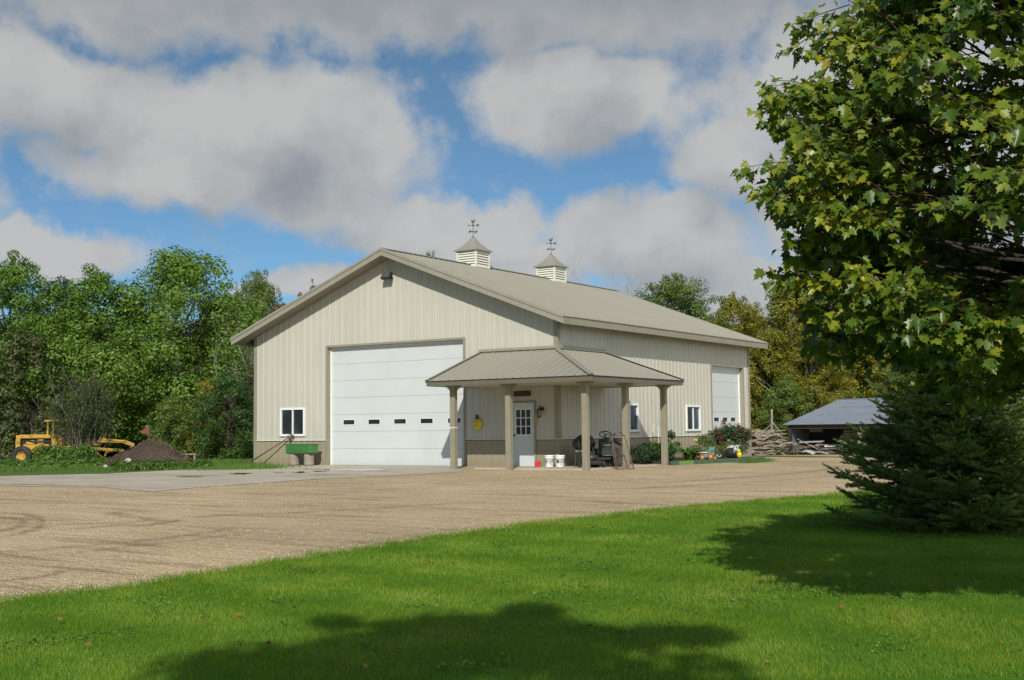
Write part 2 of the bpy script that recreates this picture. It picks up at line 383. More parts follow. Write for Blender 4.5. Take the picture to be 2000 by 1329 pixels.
def gravelmat():
    m, t, b, _ = newmat('gravel'); co = obj_co(t)
    v1 = t.nodes.new('ShaderNodeTexVoronoi'); _in(t, v1.inputs['Vector'], co); v1.inputs['Scale'].default_value = 26
    v2 = t.nodes.new('ShaderNodeTexVoronoi'); _in(t, v2.inputs['Vector'], co); v2.inputs['Scale'].default_value = 11
    # wheel-worn bands run along the lane: stretch the noise that way
    ang = math.atan2(-.16, 1.0) + 0.0
    def stretched(rot, sx, sy, sc, det=5, w=.62):
        mp = t.nodes.new('ShaderNodeMapping'); t.links.new(co, mp.inputs[0]); mp.inputs['Rotation'].default_value = (0, 0, rot); mp.inputs['Scale'].default_value = (sx, sy, 1)
        return NN(t, mp.outputs[0], sc, det, w)
    lane = R(-28)
    s1 = stretched(lane, .10, 1.0, 1.2); s2 = stretched(R(-40), .16, 1.3, 2.3); s3 = stretched(R(-20), .22, 1.8, 1.1)
    base = NX(t, NR(t, v1.outputs['Color'], .1, .9, 0, 1, 'LINEAR'), (.40, .295, .16, 1), (.72, .60, .39, 1))
    stone = NX(t, NR(t, NN(t, co, 60, 3, .6), .35, .65), (.34, .255, .14, 1), (.66, .54, .35, 1))
    c = NX(t, .5, base, stone)
    mud = NM(t, 'MULTIPLY', NR(t, s2, .50, .66), .8)
    c = NX(t, mud, c, (.31, .225, .125, 1))
    mud2 = NM(t, 'MULTIPLY', NR(t, s3, .60, .72), .5)
    c = NX(t, mud2, c, (.22, .155, .085, 1))
    pale = NM(t, 'MULTIPLY', NR(t, s1, .50, .68), .40)
    c = NX(t, pale, c, (.62, .52, .35, 1))
    big = NR(t, NN(t, co, .22, 4, .6), .35, .65, .84, 1.1, 'LINEAR')
    cs = NV(t, 'MULTIPLY', c, (.94, .92, .90)); cs = NV(t, 'SCALE', cs); _in(t, cs.node.inputs['Scale'], big); c = cs
    # turning tracks: rings pressed by wheels of vehicles turning on the lane
    def ring(p, r, w, amt, mid=None, reach=1):
        nonlocal c
        q = NV(t, 'MULTIPLY', NV(t, 'SUBTRACT', co, (p.x, p.y, 0)), (1, 1, 0)); q = NV(t, 'LENGTH', q)
        dd = NM(t, 'ABSOLUTE', NM(t, 'SUBTRACT', NM(t, 'ADD', q, NM(t, 'MULTIPLY', NN(t, co, .7, 3, .5), .3)), r+.15))
        wn = NR(t, NN(t, co, 2.5, 4, .7), .3, .7, w*.4, w*1.5)
        k0 = NR(t, dd, wn, 0.0)
        if mid: k0 = NM(t, 'MULTIPLY', k0, NR(t, NV(t, 'LENGTH', NV(t, 'MULTIPLY', NV(t, 'SUBTRACT', co, (mid.x, mid.y, 0)), (1, 1, 0))), reach, reach*.75))
        k = NM(t, 'MULTIPLY', k0, NM(t, 'MULTIPLY', NR(t, NN(t, co, 1.6, 5, .7), .32, .52), amt))
        c = NX(t, NM(t, 'MULTIPLY', k, .8), c, (.20, .14, .078, 1))
    def track(a, b_, c_, w, amt):        # a wheel track: the circle through three points of the lane
        A, B, C = (on_ground(*q) for q in (a, b_, c_))
        D = 2*(A.x*(B.y-C.y)+B.x*(C.y-A.y)+C.x*(A.y-B.y)); sa, sb, sc = (P.x**2+P.y**2 for P in (A, B, C))
        u = Vector(((sa*(B.y-C.y)+sb*(C.y-A.y)+sc*(A.y-B.y))/D, (sa*(C.x-B.x)+sb*(A.x-C.x)+sc*(B.x-A.x))/D, 0))
        lo = min(P.x for P in (A, B, C)); ring(u, (Vector((A.x, A.y, 0))-u).length, w, amt, (A+C)/2, (A-C).length*.6)
    for q in (((0, 1040), (38, 1028), (10, 1012), .10, .85), ((20, 1048), (72, 1030), (45, 1006), .10, .85), ((0, 1083), (240, 1062), (440, 1036), .16, .8), ((0, 1094), (240, 1072), (470, 1044), .10, .6),
              ((0, 1137), (60, 1132), (128, 1117), .09, .8), ((228, 1002), (290, 1016), (335, 1021), .16, .9), ((262, 1030), (300, 1026), (336, 1018), .13, .9), ((110, 1026), (190, 1024), (280, 1020), .10, .8), ((130, 1036), (200, 1030), (260, 1024), .10, .7),
              ((400, 1010), (620, 1000), (900, 984), .12, .6), ((0, 985), (140, 984), (270, 990), .10, .6), ((380, 1012), (560, 1004), (760, 994), .10, .6), ((560, 1082), (800, 1050), (1050, 1018), .16, .45), ((1330, 942), (1500, 930), (1640, 912), .22, .75), ((1250, 955), (1450, 944), (1640, 930), .14, .6), ((900, 960), (1150, 957), (1400, 948), .14, .5)):
        track(q[0], q[1], q[2], q[3]*1.9, q[4]*.95)
    t.links.new(c, b.inputs['Base Color']); b.inputs['Roughness'].default_value = .95; b.inputs['Specular IOR Level'].default_value = .2
    h = NM(t, 'ADD', NM(t, 'MULTIPLY', v1.outputs['Distance'], 1.0), NM(t, 'ADD', NM(t, 'MULTIPLY', v2.outputs['Distance'], .8), NM(t, 'MULTIPLY', s2, 2.2)))
    bump(t, b, h, .75, .035); return m
M['gravel'] = gravelmat()
def concretemat():
    m, t, b, _ = newmat('concrete'); co = obj_co(t)
    n = NN(t, co, .5, 6, .65); f = NN(t, co, 45, 4, .7)
    c = NX(t, NR(t, n, .3, .7), (.36, .31, .23, 1), (.47, .41, .315, 1)); c = NX(t, NM(t, 'MULTIPLY', NR(t, f, .3, .75), .3), c, (.5, .47, .42, 1))
    mp = t.nodes.new('ShaderNodeMapping'); t.links.new(co, mp.inputs[0]); mp.inputs['Scale'].default_value = (.25, 1.1, 1); mp.inputs['Rotation'].default_value = (0, 0, R(-25))
    st = NR(t, NN(t, mp.outputs[0], .8, 6, .65), .54, .68)
    c = NX(t, NM(t, 'MULTIPLY', st, .8), c, (.17, .13, .09, 1))
    sp = t.nodes.new('ShaderNodeSeparateXYZ'); t.links.new(co, sp.inputs[0])
    for ax, per in ((0, 3.05), (1, 3.05)):
        fr = NM(t, 'ABSOLUTE', NM(t, 'SUBTRACT', NM(t, 'FRACT', NM(t, 'DIVIDE', NM(t, 'ADD', sp.outputs[ax], NM(t, 'MULTIPLY', NN(t, co, 3, 2, .5), .02)), per)), .5))
        c = NX(t, NM(t, 'MULTIPLY', NR(t, fr, .007, .002), .6), c, (.16, .13, .10, 1))
    c = NX(t, NM(t, 'MULTIPLY', NR(t, NN(t, co, 1.1, 6, .7), .56, .66), .5), c, (.42, .34, .22, 1))
    t.links.new(c, b.inputs['Base Color']); b.inputs['Roughness'].default_value = .85; bump(t, b, f, .25, .01); return m
M['concrete'] = concretemat()
def watermat():
    m, t, b, _ = newmat('puddle_water'); co = obj_co(t)
    b.inputs['Base Color'].default_value = (.05, .04, .028, 1); b.inputs['Roughness'].default_value = .03; b.inputs['IOR'].default_value = 1.33; b.inputs['Specular IOR Level'].default_value = .9
    bump(t, b, NN(t, co, 6, 2, .5), .02, .003); return m
M['water'] = watermat()

# ------------------------------------------------------------------ ground sheets
def poly_sheet(name, outline, zo, step, mat):
    """a filled outline with inner grid points, laid zo above the lie of the land"""
    pts = []
    n = len(outline)
    for i in range(n):
        a = Vector(outline[i][:2]); b = Vector(outline[(i+1) % n][:2]); k = max(1, int((b-a).length/step))
        for j in range(k): pts.append(a.lerp(b, j/k))
    xs = [p.x for p in pts]; ys = [p.y for p in pts]; ne = len(pts)
    edges = [(i, (i+1) % ne) for i in range(ne)]
    P = list(pts); rnd = random.Random(3)
    y = min(ys)+step/2
    while y < max(ys):
        x = min(xs)+step/2
        while x < max(xs):
            ins = False; j = ne-1                      # even-odd test
            for i in range(ne):
                if (ys[i] > y) != (ys[j] > y) and x < (xs[j]-xs[i])*(y-ys[i])/(ys[j]-ys[i])+xs[i]: ins = not ins
                j = i
            if ins: P.append(Vector((x+rnd.uniform(-.1, .1)*step, y+rnd.uniform(-.1, .1)*step)))
            x += step
        y += step
    r = geometry.delaunay_2d_cdt(P, edges, [list(range(ne))], 1, 1e-5)
    vs = [(v.x, v.y, gz(v.x, v.y)+zo) for v in r[0]]
    mb = MB(); mb.add(vs, [tuple(f) for f in r[2]], True)
    o = mb.build(name, mat); tag(o, kind='structure'); return o

def base_ground():
    # one sheet to the horizon: dense in the middle, coarse outside
    ax = [-1400, -800, -450, -260, -170, -120, -95]; c = -80
    while c < 90: ax.append(c); c += 1.0
    ax += [95, 120, 170, 260, 450, 800, 1400]
    vs = []; n = len(ax)
    for b in ax:
        for a in ax:
            p = ld(a, b+30); vs.append((p.x, p.y, gz(p.x, p.y)))
    fs = [(j*n+i, j*n+i+1, (j+1)*n+i+1, (j+1)*n+i) for j in range(n-1) for i in range(n-1)]
    mb = MB(); mb.add(vs, fs, True); o = mb.build('ground', M['groundgrass']); tag(o, kind='structure'); return o
base_ground()

lawn_edge_px = [(-260, 1262), (0, 1182), (115, 1169), (287, 1145), (500, 1110), (700, 1078), (900, 1048), (1100, 1020), (1300, 998), (1500, 980), (1650, 968), (1800, 957), (2000, 946), (2300, 932)]
LE = [on_ground(*q) for q in lawn_edge_px]
rnd = random.Random(5)
def jag(pts, amp, step):
    out = []
    for a, b in zip(pts[:-1], pts[1:]):
        a = Vector(a[:2]); b = Vector(b[:2]); k = max(1, int((b-a).length/step)); nrm = Vector((-(b-a).y, (b-a).x)).normalized()
        for j in range(k): out.append(a.lerp(b, j/k)+nrm*rnd.uniform(-amp, amp))
    out.append(Vector(pts[-1][:2])); return out
LEJ = jag(LE, .09, .25)
drive = [ld(-60, 20), ld(-30, 3), ld(-20, -3)] + [p for p in [ld(-9.0, 6)]] + [p.copy() for p in LE] + [ld(26, 46), ld(34, 60), ld(40, 73), ld(15, 74.5), ld(5, 73), ld(6.5, 62), Vector((6.5, 13)), Vector((1, 13.5)), Vector((-1, -.5)), Vector((-14, -.5)), on_ground(385, 919), on_ground(210, 927.5), on_ground(0, 933), ld(-40, 36), ld(-60, 34)]
def outward(pts, d): return [Vector((p.x, p.y)) for p in pts]
poly_sheet('gravel_drive', [Vector((p[0], p[1])) for p in drive], .012, 1.0, M['gravel'])
apron = [on_ground(-500, 948), on_ground(0, 951), on_ground(196, 954), on_ground(304, 962.5), on_ground(353, 957), on_ground(644, 936), on_ground(800, 929), on_ground(905, 923), Vector((-2.2, -2.2)), Vector((-2.0, .02)), Vector((-13.7, .02)), on_ground(507, 911.8), on_ground(385, 917.5), on_ground(210, 926.5), on_ground(0, 931.5), on_ground(-500, 938)]
poly_sheet('concrete_apron', jag([Vector((p[0], p[1])) for p in apron[:9]], .07, .4)+[Vector((p[0], p[1])) for p in apron[9:]], .02, 1.0, M['concrete'])
lawn_out = [Vector((p.x, p.y)) for p in LEJ] + [ld(32, 30), ld(32, -12), ld(-16, -12), ld(-13, 2)]
poly_sheet('lawn', lawn_out, .024, .8, M['lawnbase'])
# puddles on the apron
def puddle(cx, cy, wpx, hpx, seed, mat=None):
    c = on_ground(cx, cy); l = on_ground(cx-wpx/2, cy+.3); r_ = on_ground(cx+wpx/2, cy-.3); f = on_ground(cx, cy+hpx/2); b = on_ground(cx, cy-hpx/2)
    rn = random.Random(seed); u = (r_-l)/2; v = (b-f)/2; pts = []
    for k in range(22):
        a = 2*PI*k/22; q = 1+rn.uniform(-.35, .2); p = c+u*math.cos(a)*q+v*math.sin(a)*q; pts.append((p.x, p.y, 0))
    mb = MB(); vs = [(x, y, gz(x, y)+.026) for x, y, _ in pts]; mb.add(vs, [tuple(range(len(vs)))])
    o = mb.build('puddle', M['water']); tag(o, kind='structure')
for q in ((470, 927, 46, 2.6, 1), (585, 924.3, 40, 3.0, 2), (545, 925, 22, 1.8, 5), (625, 922.5, 30, 1.6, 6), (700, 919.4, 130, 3.4, 3), (370, 933, 70, 1.2, 4)): puddle(*q)

# ------------------------------------------------------------------ the barn
Wd, L, H, HR = 13.562, 15.584, 4.87, 7.443
SL = (HR-H)/(Wd/2); OH, FR = .611, .629; WZ = .91
BASE = -.15
barn = empty('pole_barn', (0, 0, 0), 0, 'large cream steel-sided barn with taupe gable roof, two cupolas and a corner porch', 'barn')
RIB = .3048
PROF = [(0, 0), (.070, 0), (.078, .004), (.094, .004), (.102, 0), (.165, 0), (.173, .004), (.189, .004), (.197, 0), (.250, 0), (.264, .018), (.288, .018)]
def rib_off(s):
    u = s % RIB; P = PROF+[(RIB, 0)]
    for (a, h), (b, k) in zip(P[:-1], P[1:]):
        if a <= u <= b: return h+(k-h)*(u-a)/(b-a)
    return 0
def ribbed(mb, s0, s1, spans, place, off0=0):
    """vertical ribbed sheet: s along wall, spans(s)->list of (bottom, top); place(s, off, z)->point"""
    br = {s0, s1}
    k = math.floor(s0/RIB)
    while k*RIB < s1:
        for (a, h) in PROF:
            q = k*RIB+a
            if s0 < q < s1: br.add(q)
        k += 1
    for q in spans('breaks'):
        for e in (-1e-4, 1e-4):
            if s0 < q+e < s1: br.add(q+e)
    br = sorted(br)
    for a, b in zip(br[:-1], br[1:]):
        A = spans(a+1e-6); B = spans(b-1e-6)
        for (z0, z1), (w0, w1) in zip(A, B):
            mb.add([place(a, rib_off(a)+off0, z0), place(b, rib_off(b)+off0, w0), place(b, rib_off(b)+off0, w1), place(a, rib_off(a)+off0, z1)], [(0, 1, 2, 3)])
D1 = (-9.854, -3.73, 4.298)      # big door opening x0, x1, head
D2 = (11.761, 14.905, 3.703)     # side door
MD = (-1.80, -.90, 2.12)         # entry door
WF = (-12.20, -10.99, 1.10, 2.11)
WS = [(4.18, 5.42, 1.13, 2.09), (9.37, 10.61, 1.12, 2.08)]
def gable(x): return HR-abs(x+Wd/2)*SL
def front_up(s):
    if s == 'breaks': return [D1[0], D1[1], MD[0], MD[1], WF[0], WF[1], -Wd/2]
    t = gable(s)-.02
    if D1[0] < s < D1[1]: return [(D1[2], t)]
    if MD[0] < s < MD[1]: return [(MD[2], t)]
    if WF[0] < s < WF[1]: return [(WZ, WF[2]), (WF[3], t)]
    return [(WZ, t)]
def front_lo(s):
    if s == 'breaks': return [D1[0], D1[1], MD[0], MD[1]]
    if D1[0] < s < D1[1] or MD[0] < s < MD[1]: return []
    return [(BASE, WZ)]
def side_up(s):
    if s == 'breaks': return [D2[0], D2[1]]+[q for w in WS for q in w[:2]]
    if D2[0] < s < D2[1]: return [(D2[2], H)]
    for w in WS:
        if w[0] < s < w[1]: return [(WZ, w[2]), (w[3], H)]
    return [(WZ, H)]
def side_lo(s):
    if s == 'breaks': return [D2[0], D2[1]]
    if D2[0] < s < D2[1]: return []
    return [(BASE-.1, WZ)]
pf = lambda s, o, z: (s, -o, z)
ps = lambda s, o, z: (o, s, z)
pb = lambda s, o, z: (s, L+o, z)
pw = lambda s, o, z: (-Wd-o, s, z)
mb = MB(); ribbed(mb, -Wd, 0, front_up, pf); ribbed(mb, 0, L, side_up, ps)
ribbed(mb, -Wd, 0, lambda s: [-Wd/2] if s == 'breaks' else [(WZ, gable(s)-.02)], pb); ribbed(mb, 0, L, lambda s: [] if s == 'breaks' else [(WZ, H)], pw)
mb.build('wall', M['wall'], barn)
mb = MB(); ribbed(mb, -Wd, 0, front_lo, pf, -.002); ribbed(mb, 0, L, side_lo, ps, -.002)
ribbed(mb, -Wd, 0, lambda s: [] if s == 'breaks' else [(BASE-.4, WZ)], pb, -.002); ribbed(mb, 0, L, lambda s: [] if s == 'breaks' else [(BASE-.1, WZ)], pw, -.002)
mb.build('wainscot', M['taupe'], barn)
# dark closed interior behind openings
mb = MB(); mb.box(-Wd+.35, .35, BASE, -.35, L-.35, H-.2); mb.build('inner_lining', M['dark'], barn)
# drip trim at the top of the wainscot, in pieces between openings
t_ = .03
for a, b in ((-Wd, D1[0]-.07), (D1[1]+.07, MD[0]-.05), (MD[1]+.05, 0.03)):
    mb = MB(); mb.box(a, -t_, WZ-.004, b, -.002, WZ+.022); mb.build('wainscot_trim', M['louver'], barn)
    mb = MB(); mb.box(a, -.0145, WZ-.028, b, -.004, WZ-.006); mb.build('closure_strip', M['dark'], barn)
for a, b in ((-.0, D2[0]-.07), (D2[1]+.07, L)):
    mb = MB(); mb.box(.002, a, WZ-.003, t_, b, WZ+.023); mb.build('wainscot_trim', M['louver'], barn)
    mb = MB(); mb.box(.004, a+.14, WZ-.028, .0145, b-.12, WZ-.006); mb.build('closure_strip', M['dark'], barn)
c_ = .125
for bs in (((-c_, -.034, WZ+.024, .034, 0, H-.02), (.0, .001, WZ+.024, .034, c_, H-.02)), ((-Wd-.034, -.034, BASE, -Wd+c_, 0, H), (-Wd-.034, .001, BASE, -Wd, c_, H)), ((.0, L-c_, BASE-.2, .034, L, H-.02), (-c_, L+.001, BASE-.2, .034, L+.034, H))):
    mb = MB()
    for b_ in bs: mb.box(*b_)
    mb.build('corner_trim', M['trim'], barn)
mb = MB(); mb.box(-c_, -.035, BASE, .035, 0, WZ-.03); mb.box(.0, .001, BASE, .035, c_, WZ-.03); mb.build('corner_trim', M['taupe'], barn)
# roof: two slopes with ribs running up the slope
def roof_slope(mb, side):
    y0, y1 = -FR, L+FR
    br = []; k = math.floor(y0/RIB)-1
    while k*RIB < y1:
        for (a, h) in PROF:
            q = k*RIB+a
            if y0 < q < y1: br.append(q)
        k += 1
    br = [y0]+br+[y1]
    xe = OH if side > 0 else -Wd-OH; xr = -Wd/2
    ze = HR-(Wd/2+OH)*SL
    nx, nz = SL*side/math.hypot(1, SL), 1/math.hypot(1, SL)
    for a, b in zip(br[:-1], br[1:]):
        ha, hb = rib_off(a), rib_off(b)
        P = lambda x, z, y, h: (x+nx*h, y, z+nz*h+.16)
        mb.add([P(xe+side*.03, ze-.03*SL, a, ha), P(xe+side*.03, ze-.03*SL, b, hb), P(xr, HR, b, hb), P(xr, HR, a, ha)], [(0, 1, 2, 3) if side > 0 else (3, 2, 1, 0)])
ZE = HR-(Wd/2+OH)*SL
mb = MB(); roof_slope(mb, 1); roof_slope(mb, -1)
rf = mb.build('roof', M['roof'], barn)
# under-deck slab so that no light comes through and ribs read dark from the edge
mb = MB()
for side in (1, -1):
    xe = OH-.02 if side > 0 else -Wd-OH+.02
    vs = [(xe, -FR+.02, ZE+.148), (xe, L+FR-.02, ZE+.148), (-Wd/2, L+FR-.02, HR+.148), (-Wd/2, -FR+.02, HR+.148)]
    vs += [(x, y, z-.04) for x, y, z in vs]
    mb.add(vs, [(0, 1, 2, 3), (7, 6, 5, 4), (0, 4, 5, 1), (2, 6, 7, 3), (1, 5, 6, 2), (0, 3, 7, 4)])
mb.build('roof_deck', M['dark'], rf)
# ridge cap with foam closures
mb = MB(); rz = HR+.205
for side in (1, -1):
    vs = [(-Wd/2, -FR-.02, rz), (-Wd/2, L+FR+.02, rz), (-Wd/2+side*.19, L+FR+.02, rz-.19*SL), (-Wd/2+side*.19, -FR-.02, rz-.19*SL)]
    mb.add(vs, [(0, 1, 2, 3)])
    vs = [(x, y, z-.012) for x, y, z in vs]; mb.add(vs, [(3, 2, 1, 0)])
mb.build('ridge_cap', M['roof'], rf)
mb = MB()
for side in (1, -1):
    x = -Wd/2+side*.175; z = HR+.16-.175*SL
    mb.box(x-.012, -FR+.03, z-.02, x+.012, L+FR-.05, z+.014)
mb.build('ridge_closure', M['dark'], rf)
# fascia, rake boards (stepped), soffit
mb = MB()
zf0, zf1 = ZE-.08, ZE+.143
for xe in (OH, -Wd-OH):
    mb = MB(); mb.box(xe-.03 if xe > 0 else xe, -FR, zf0, xe if xe > 0 else xe+.03, L+FR, zf1); mb.build('fascia', M['trim'], barn)
def rake(mb, y0, y1, lo, hi):
    for side in (1, -1):
        xe = -Wd/2+side*(Wd/2+OH+.012)
        vs = []
        for y in (y0, y1):
            vs += [(xe, y, ZE-.012*SL+lo), (xe, y, ZE-.012*SL+hi), (-Wd/2, y, HR+hi), (-Wd/2, y, HR+lo)]
        mb.add(vs, [(0, 1, 2, 3), (7, 6, 5, 4), (0, 4, 5, 1), (1, 5, 6, 2), (3, 2, 6, 7), (0, 3, 7, 4)])
for ya, s_ in ((-FR, -1), (L+FR, 1)):
    mb = MB(); a, b = sorted((ya, ya+s_*.03)); rake(mb, a, b, -.075, .10)
    a, b = sorted((ya, ya+s_*.055)); rake(mb, a, b, .105, .20); mb.build('rake_board', M['roof'], barn)
mb = MB()
ns = int((FR)/.1)
for side in (1, -1):         # rake soffit follows the slope
    for y0, y1 in ((-FR+.001, -.002), (L+.002, L+FR-.001)):
        vs = [(-Wd/2+side*(Wd/2+OH-.031), y0, ZE-.04+.031*SL), (-Wd/2+side*(Wd/2+OH-.031), y1, ZE-.04+.031*SL), (-Wd/2, y1, HR-.04), (-Wd/2, y0, HR-.04)]
        vs += [(x, y, z+.015) for x, y, z in vs]
        mb.add(vs, [(0, 1, 2, 3), (7, 6, 5, 4), (0, 4, 5, 1), (2, 6, 7, 3), (1, 5, 6, 2), (0, 3, 7, 4)])
mb.box(.001, .0, H-.055, OH-.031, L, H-.04); mb.box(-Wd-OH+.031, .0, H-.055, -Wd-.001, L, H-.04)
mb.build('soffit', M['soffit'], barn)

# overhead doors
def ohdoor(x0, x1, zh, side, panes, nsec, label):
    rec = .16; jw = .075
    P = (lambda s, o, z: (s, o, z)) if not side else (lambda s, o, z: (-o, s, z))
    def bx(m, s0, o0, z0, s1, o1, z1):
        a = P(s0, o0, z0); b = P(s1, o1, z1)
        m.box(min(a[0], b[0]), min(a[1], b[1]), min(a[2], b[2]), max(a[0], b[0]), max(a[1], b[1]), max(a[2], b[2]))
    door = bpy.data.objects.new('overhead_door', None); COL.objects.link(door); door.parent = barn; tag(door, label)
    # jamb trim returns (taupe) and outer face
    m = MB()
    bx(m, x0-jw, -.034, BASE, x0, -.001, zh+jw); bx(m, x1, -.034, BASE, x1+jw, -.001, zh+jw); bx(m, x0, -.034, zh, x1, -.001, zh+jw)
    bx(m, x0-.01, 0, BASE, x0+.005, rec+.06, zh); bx(m, x1-.005, 0, BASE, x1+.01, rec+.06, zh); bx(m, x0+.006, 0, zh-.005, x1-.006, rec+.06, zh+.02)
    m.build('door_jamb', M['trim'], door)
    m = MB(); w = .05
    bx(m, x0+.006, rec-.03, 0.0, x0+.006+w, rec+.01, zh-.006); bx(m, x1-.006-w, rec-.03, 0.0, x1-.006, rec+.01, zh-.006); bx(m, x0+.006+w, rec-.03, zh-.006-w, x1-.006-w, rec+.01, zh-.006)
    m.build('stop_moulding', M['whitetrim'], door)
    m = MB(); hh = zh/nsec; a = x0+.04; b = x1-.04
    for k in range(nsec):
        z0 = k*hh+.006+(0.02 if k == 0 else 0); z1 = (k+1)*hh-.006
        if k == panes[0]:
            zc = panes[1]; ph = panes[3]/2; s = a
            for c in panes[4]:
                bx(m, s, rec+.012, z0, c-panes[2]/2, rec+.05, z1)
                bx(m, c-panes[2]/2, rec+.012, z0, c+panes[2]/2, rec+.05, zc-ph); bx(m, c-panes[2]/2, rec+.012, zc+ph, c+panes[2]/2, rec+.05, z1)
                s = c+panes[2]/2
            bx(m, s, rec+.012, z0, b, rec+.05, z1)
        else: bx(m, a, rec+.012, z0, b, rec+.05, z1)
    m.build('door_panel', M['white'], door)
    m = MB(); bx(m, a, rec+.017, .02, b, rec+.045, zh)
    # keep the backing out of the pane holes: build it as strips
    m = MB()
    for k in range(1, nsec): bx(m, a, rec+.017, k*hh-.0065, b, rec+.045, k*hh+.0065)
    bx(m, a, rec+.02, -.02, b, rec+.045, .026)
    m.build('panel_gap', M['doorline'], door)
    for c in panes[4]:
        pw_, ph_, zc = panes[2], panes[3], panes[1]
        fr = MB(); e = .013
        bx(fr, c-pw_/2-e, rec+.002, zc+ph_/2-.004, c+pw_/2+e, rec+.02, zc+ph_/2+e); bx(fr, c-pw_/2-e, rec+.002, zc-ph_/2-e, c+pw_/2+e, rec+.02, zc-ph_/2+.004)
        bx(fr, c-pw_/2-e, rec+.002, zc-ph_/2+.004, c-pw_/2+.004, rec+.02, zc+ph_/2-.004); bx(fr, c+pw_/2-.004, rec+.002, zc-ph_/2+.004, c+pw_/2+e, rec+.02, zc+ph_/2-.004)
        bx(fr, c-pw_/2, rec+.030, zc-ph_/2, c+pw_/2, rec+.040, zc+ph_/2)
        w_ = fr.build('door_window', M['whitetrim'], door)
        me = w_.data; me.materials.append(M['glass'])
        for p in list(me.polygons)[-6:]: p.material_index = 1
    return door
ohdoor(D1[0], D1[1], D1[2], False, (2, 1.565, .54, .17, [-8.99, -7.81, -6.63, -5.45, -4.27]), 7, 'wide white sectional door with a row of five small panes')
ohdoor(D2[0], D2[1], D2[2], True, (2, 1.55, .55, .17, [12.56, 13.34+.06, 14.22]), 6, 'narrower white sectional door in the side wall')

# windows: white slider frame, mullion, panes
def slider(s0, s1, z0, z1, side, gm):
    P = (lambda s, o, z: (s, o, z)) if not side else (lambda s, o, z: (-o, s, z))
    def bx(m, a0, o0, b0, a1, o1, b1):
        a = P(a0, o0, b0); b = P(a1, o1, b1)
        m.box(min(a[0], b[0]), min(a[1], b[1]), b0, max(a[0], b[0]), max(a[1], b[1]), b1)
    win = bpy.data.objects.new('window', None); COL.objects.link(win); win.parent = barn
    m = MB(); e = .075
    bx(m, s0-.02, -.045, z1-e+.02, s1+.02, .06, z1+.02); bx(m, s0-.02, -.045, z0-.02, s1+.02, .06, z0+e-.02)
    bx(m, s0-.02, -.045, z0+e-.02, s0+e-.02, .06, z1-e+.02); bx(m, s1-e+.02, -.045, z0+e-.02, s1+.02, .06, z1-e+.02)
    c = (s0+s1)/2; bx(m, c-.024, -.028, z0+e-.02, c+.024, .05, z1-e+.02)
    m.build('window_frame', M['whitetrim'], win, .004)
    m = MB(); bx(m, s0-.05, -.036, z0-.05, s1+.05, -.002, z0-.021)
    m.build('window_sill', M['trim'], win)
    for k, (a, b) in enumerate(((s0+e-.02, c-.024), (c+.024, s1-e+.02))):
        m = MB(); bx(m, a, .012+.012*k, z0+e-.02, b, .02+.012*k, z1-e+.02); m.build('window_pane', gm if k else M['glass'], win)
slider(*WF, False, M['glass'])
for w in WS: slider(*w, True, M['glasspale'])

# entry door
ed = bpy.data.objects.new('entry_door', None); COL.objects.link(ed); ed.parent = barn
m = MB(); m.box(MD[0]-.05, -.034, 0, MD[0]+.012, .1, MD[2]); m.box(MD[1]-.012, -.034, 0, MD[1]+.05, .1, MD[2]); m.box(MD[0]-.05, -.034, MD[2], MD[1]+.05, .1, MD[2]+.05)
m.build('door_frame', M['trim'], ed)
dx0, dx1 = MD[0]+.016, MD[1]-.016; gx0, gx1, gz0, gz1 = -1.66, -1.07, 1.06, 1.89
m = MB(); m.box(dx0, .03, .04, dx1, .07, gz0); m.box(dx0, .03, gz1, dx1, .07, MD[2]-.012); m.box(dx0, .03, gz0, gx0, .07, gz1); m.box(gx1, .03, gz0, dx1, .07, gz1)
m.build('door_leaf', M['white'], ed)
m = MB()
for k in range(4):
    x = gx0+(gx1-gx0)*k/3; m.box(x-.013, .022, gz0-.012, x+.013, .05, gz1+.012)
for k in range(4):
    z = gz0+(gz1-gz0)*k/3; m.box(gx0-.012, .024, z-.013, gx1+.012, .048, z+.013)
m.build('glazing_bar', M['whitetrim'], ed)
m = MB(); m.box(gx0, .05, gz0, gx1, .058, gz1); m.build('door_pane', M['glass'], ed)
m = MB(); m.lathe([(0, 0), (.03, 0), (.03, .008), (.012, .014), (.012, .045), (.028, .055), (.03, .075), (.018, .088), (0, .09)], 14, (dx0+.07, .03, 1.05), 'y'); m.build('door_handle', M['black'], ed)
m = MB(); m.box(MD[0]-.04, -.1, .0, MD[1]+.04, .05, .04); m.build('threshold', M['steelgrey'], ed)

# floodlight in the gable
fl = bpy.data.objects.new('floodlight', None); COL.objects.link(fl); fl.parent = barn; fl.location = (-6.86, -.02, 6.66)
Mx = Matrix.Rotation(R(-28), 4, 'X')
m = MB(); m.obox((0, -.25, .03), .40, .12, .27, Mx); m.build('lamp_housing', M['blackp'], fl, .02)
m = MB(); m.obox(Vector((0, -.25, .03))+Mx.to_3x3() @ Vector((0, -.07, 0)), .35, .012, .22, Mx); m.build('lamp_lens', M['steelgrey'], fl)
m = MB(); m.box(-.07, -.03, -.06, .07, 0, .1); m.bar((0, -.02, 0), (0, -.2, .03), .05, .05); m.build('lamp_bracket', M['blackp'], fl, .005)
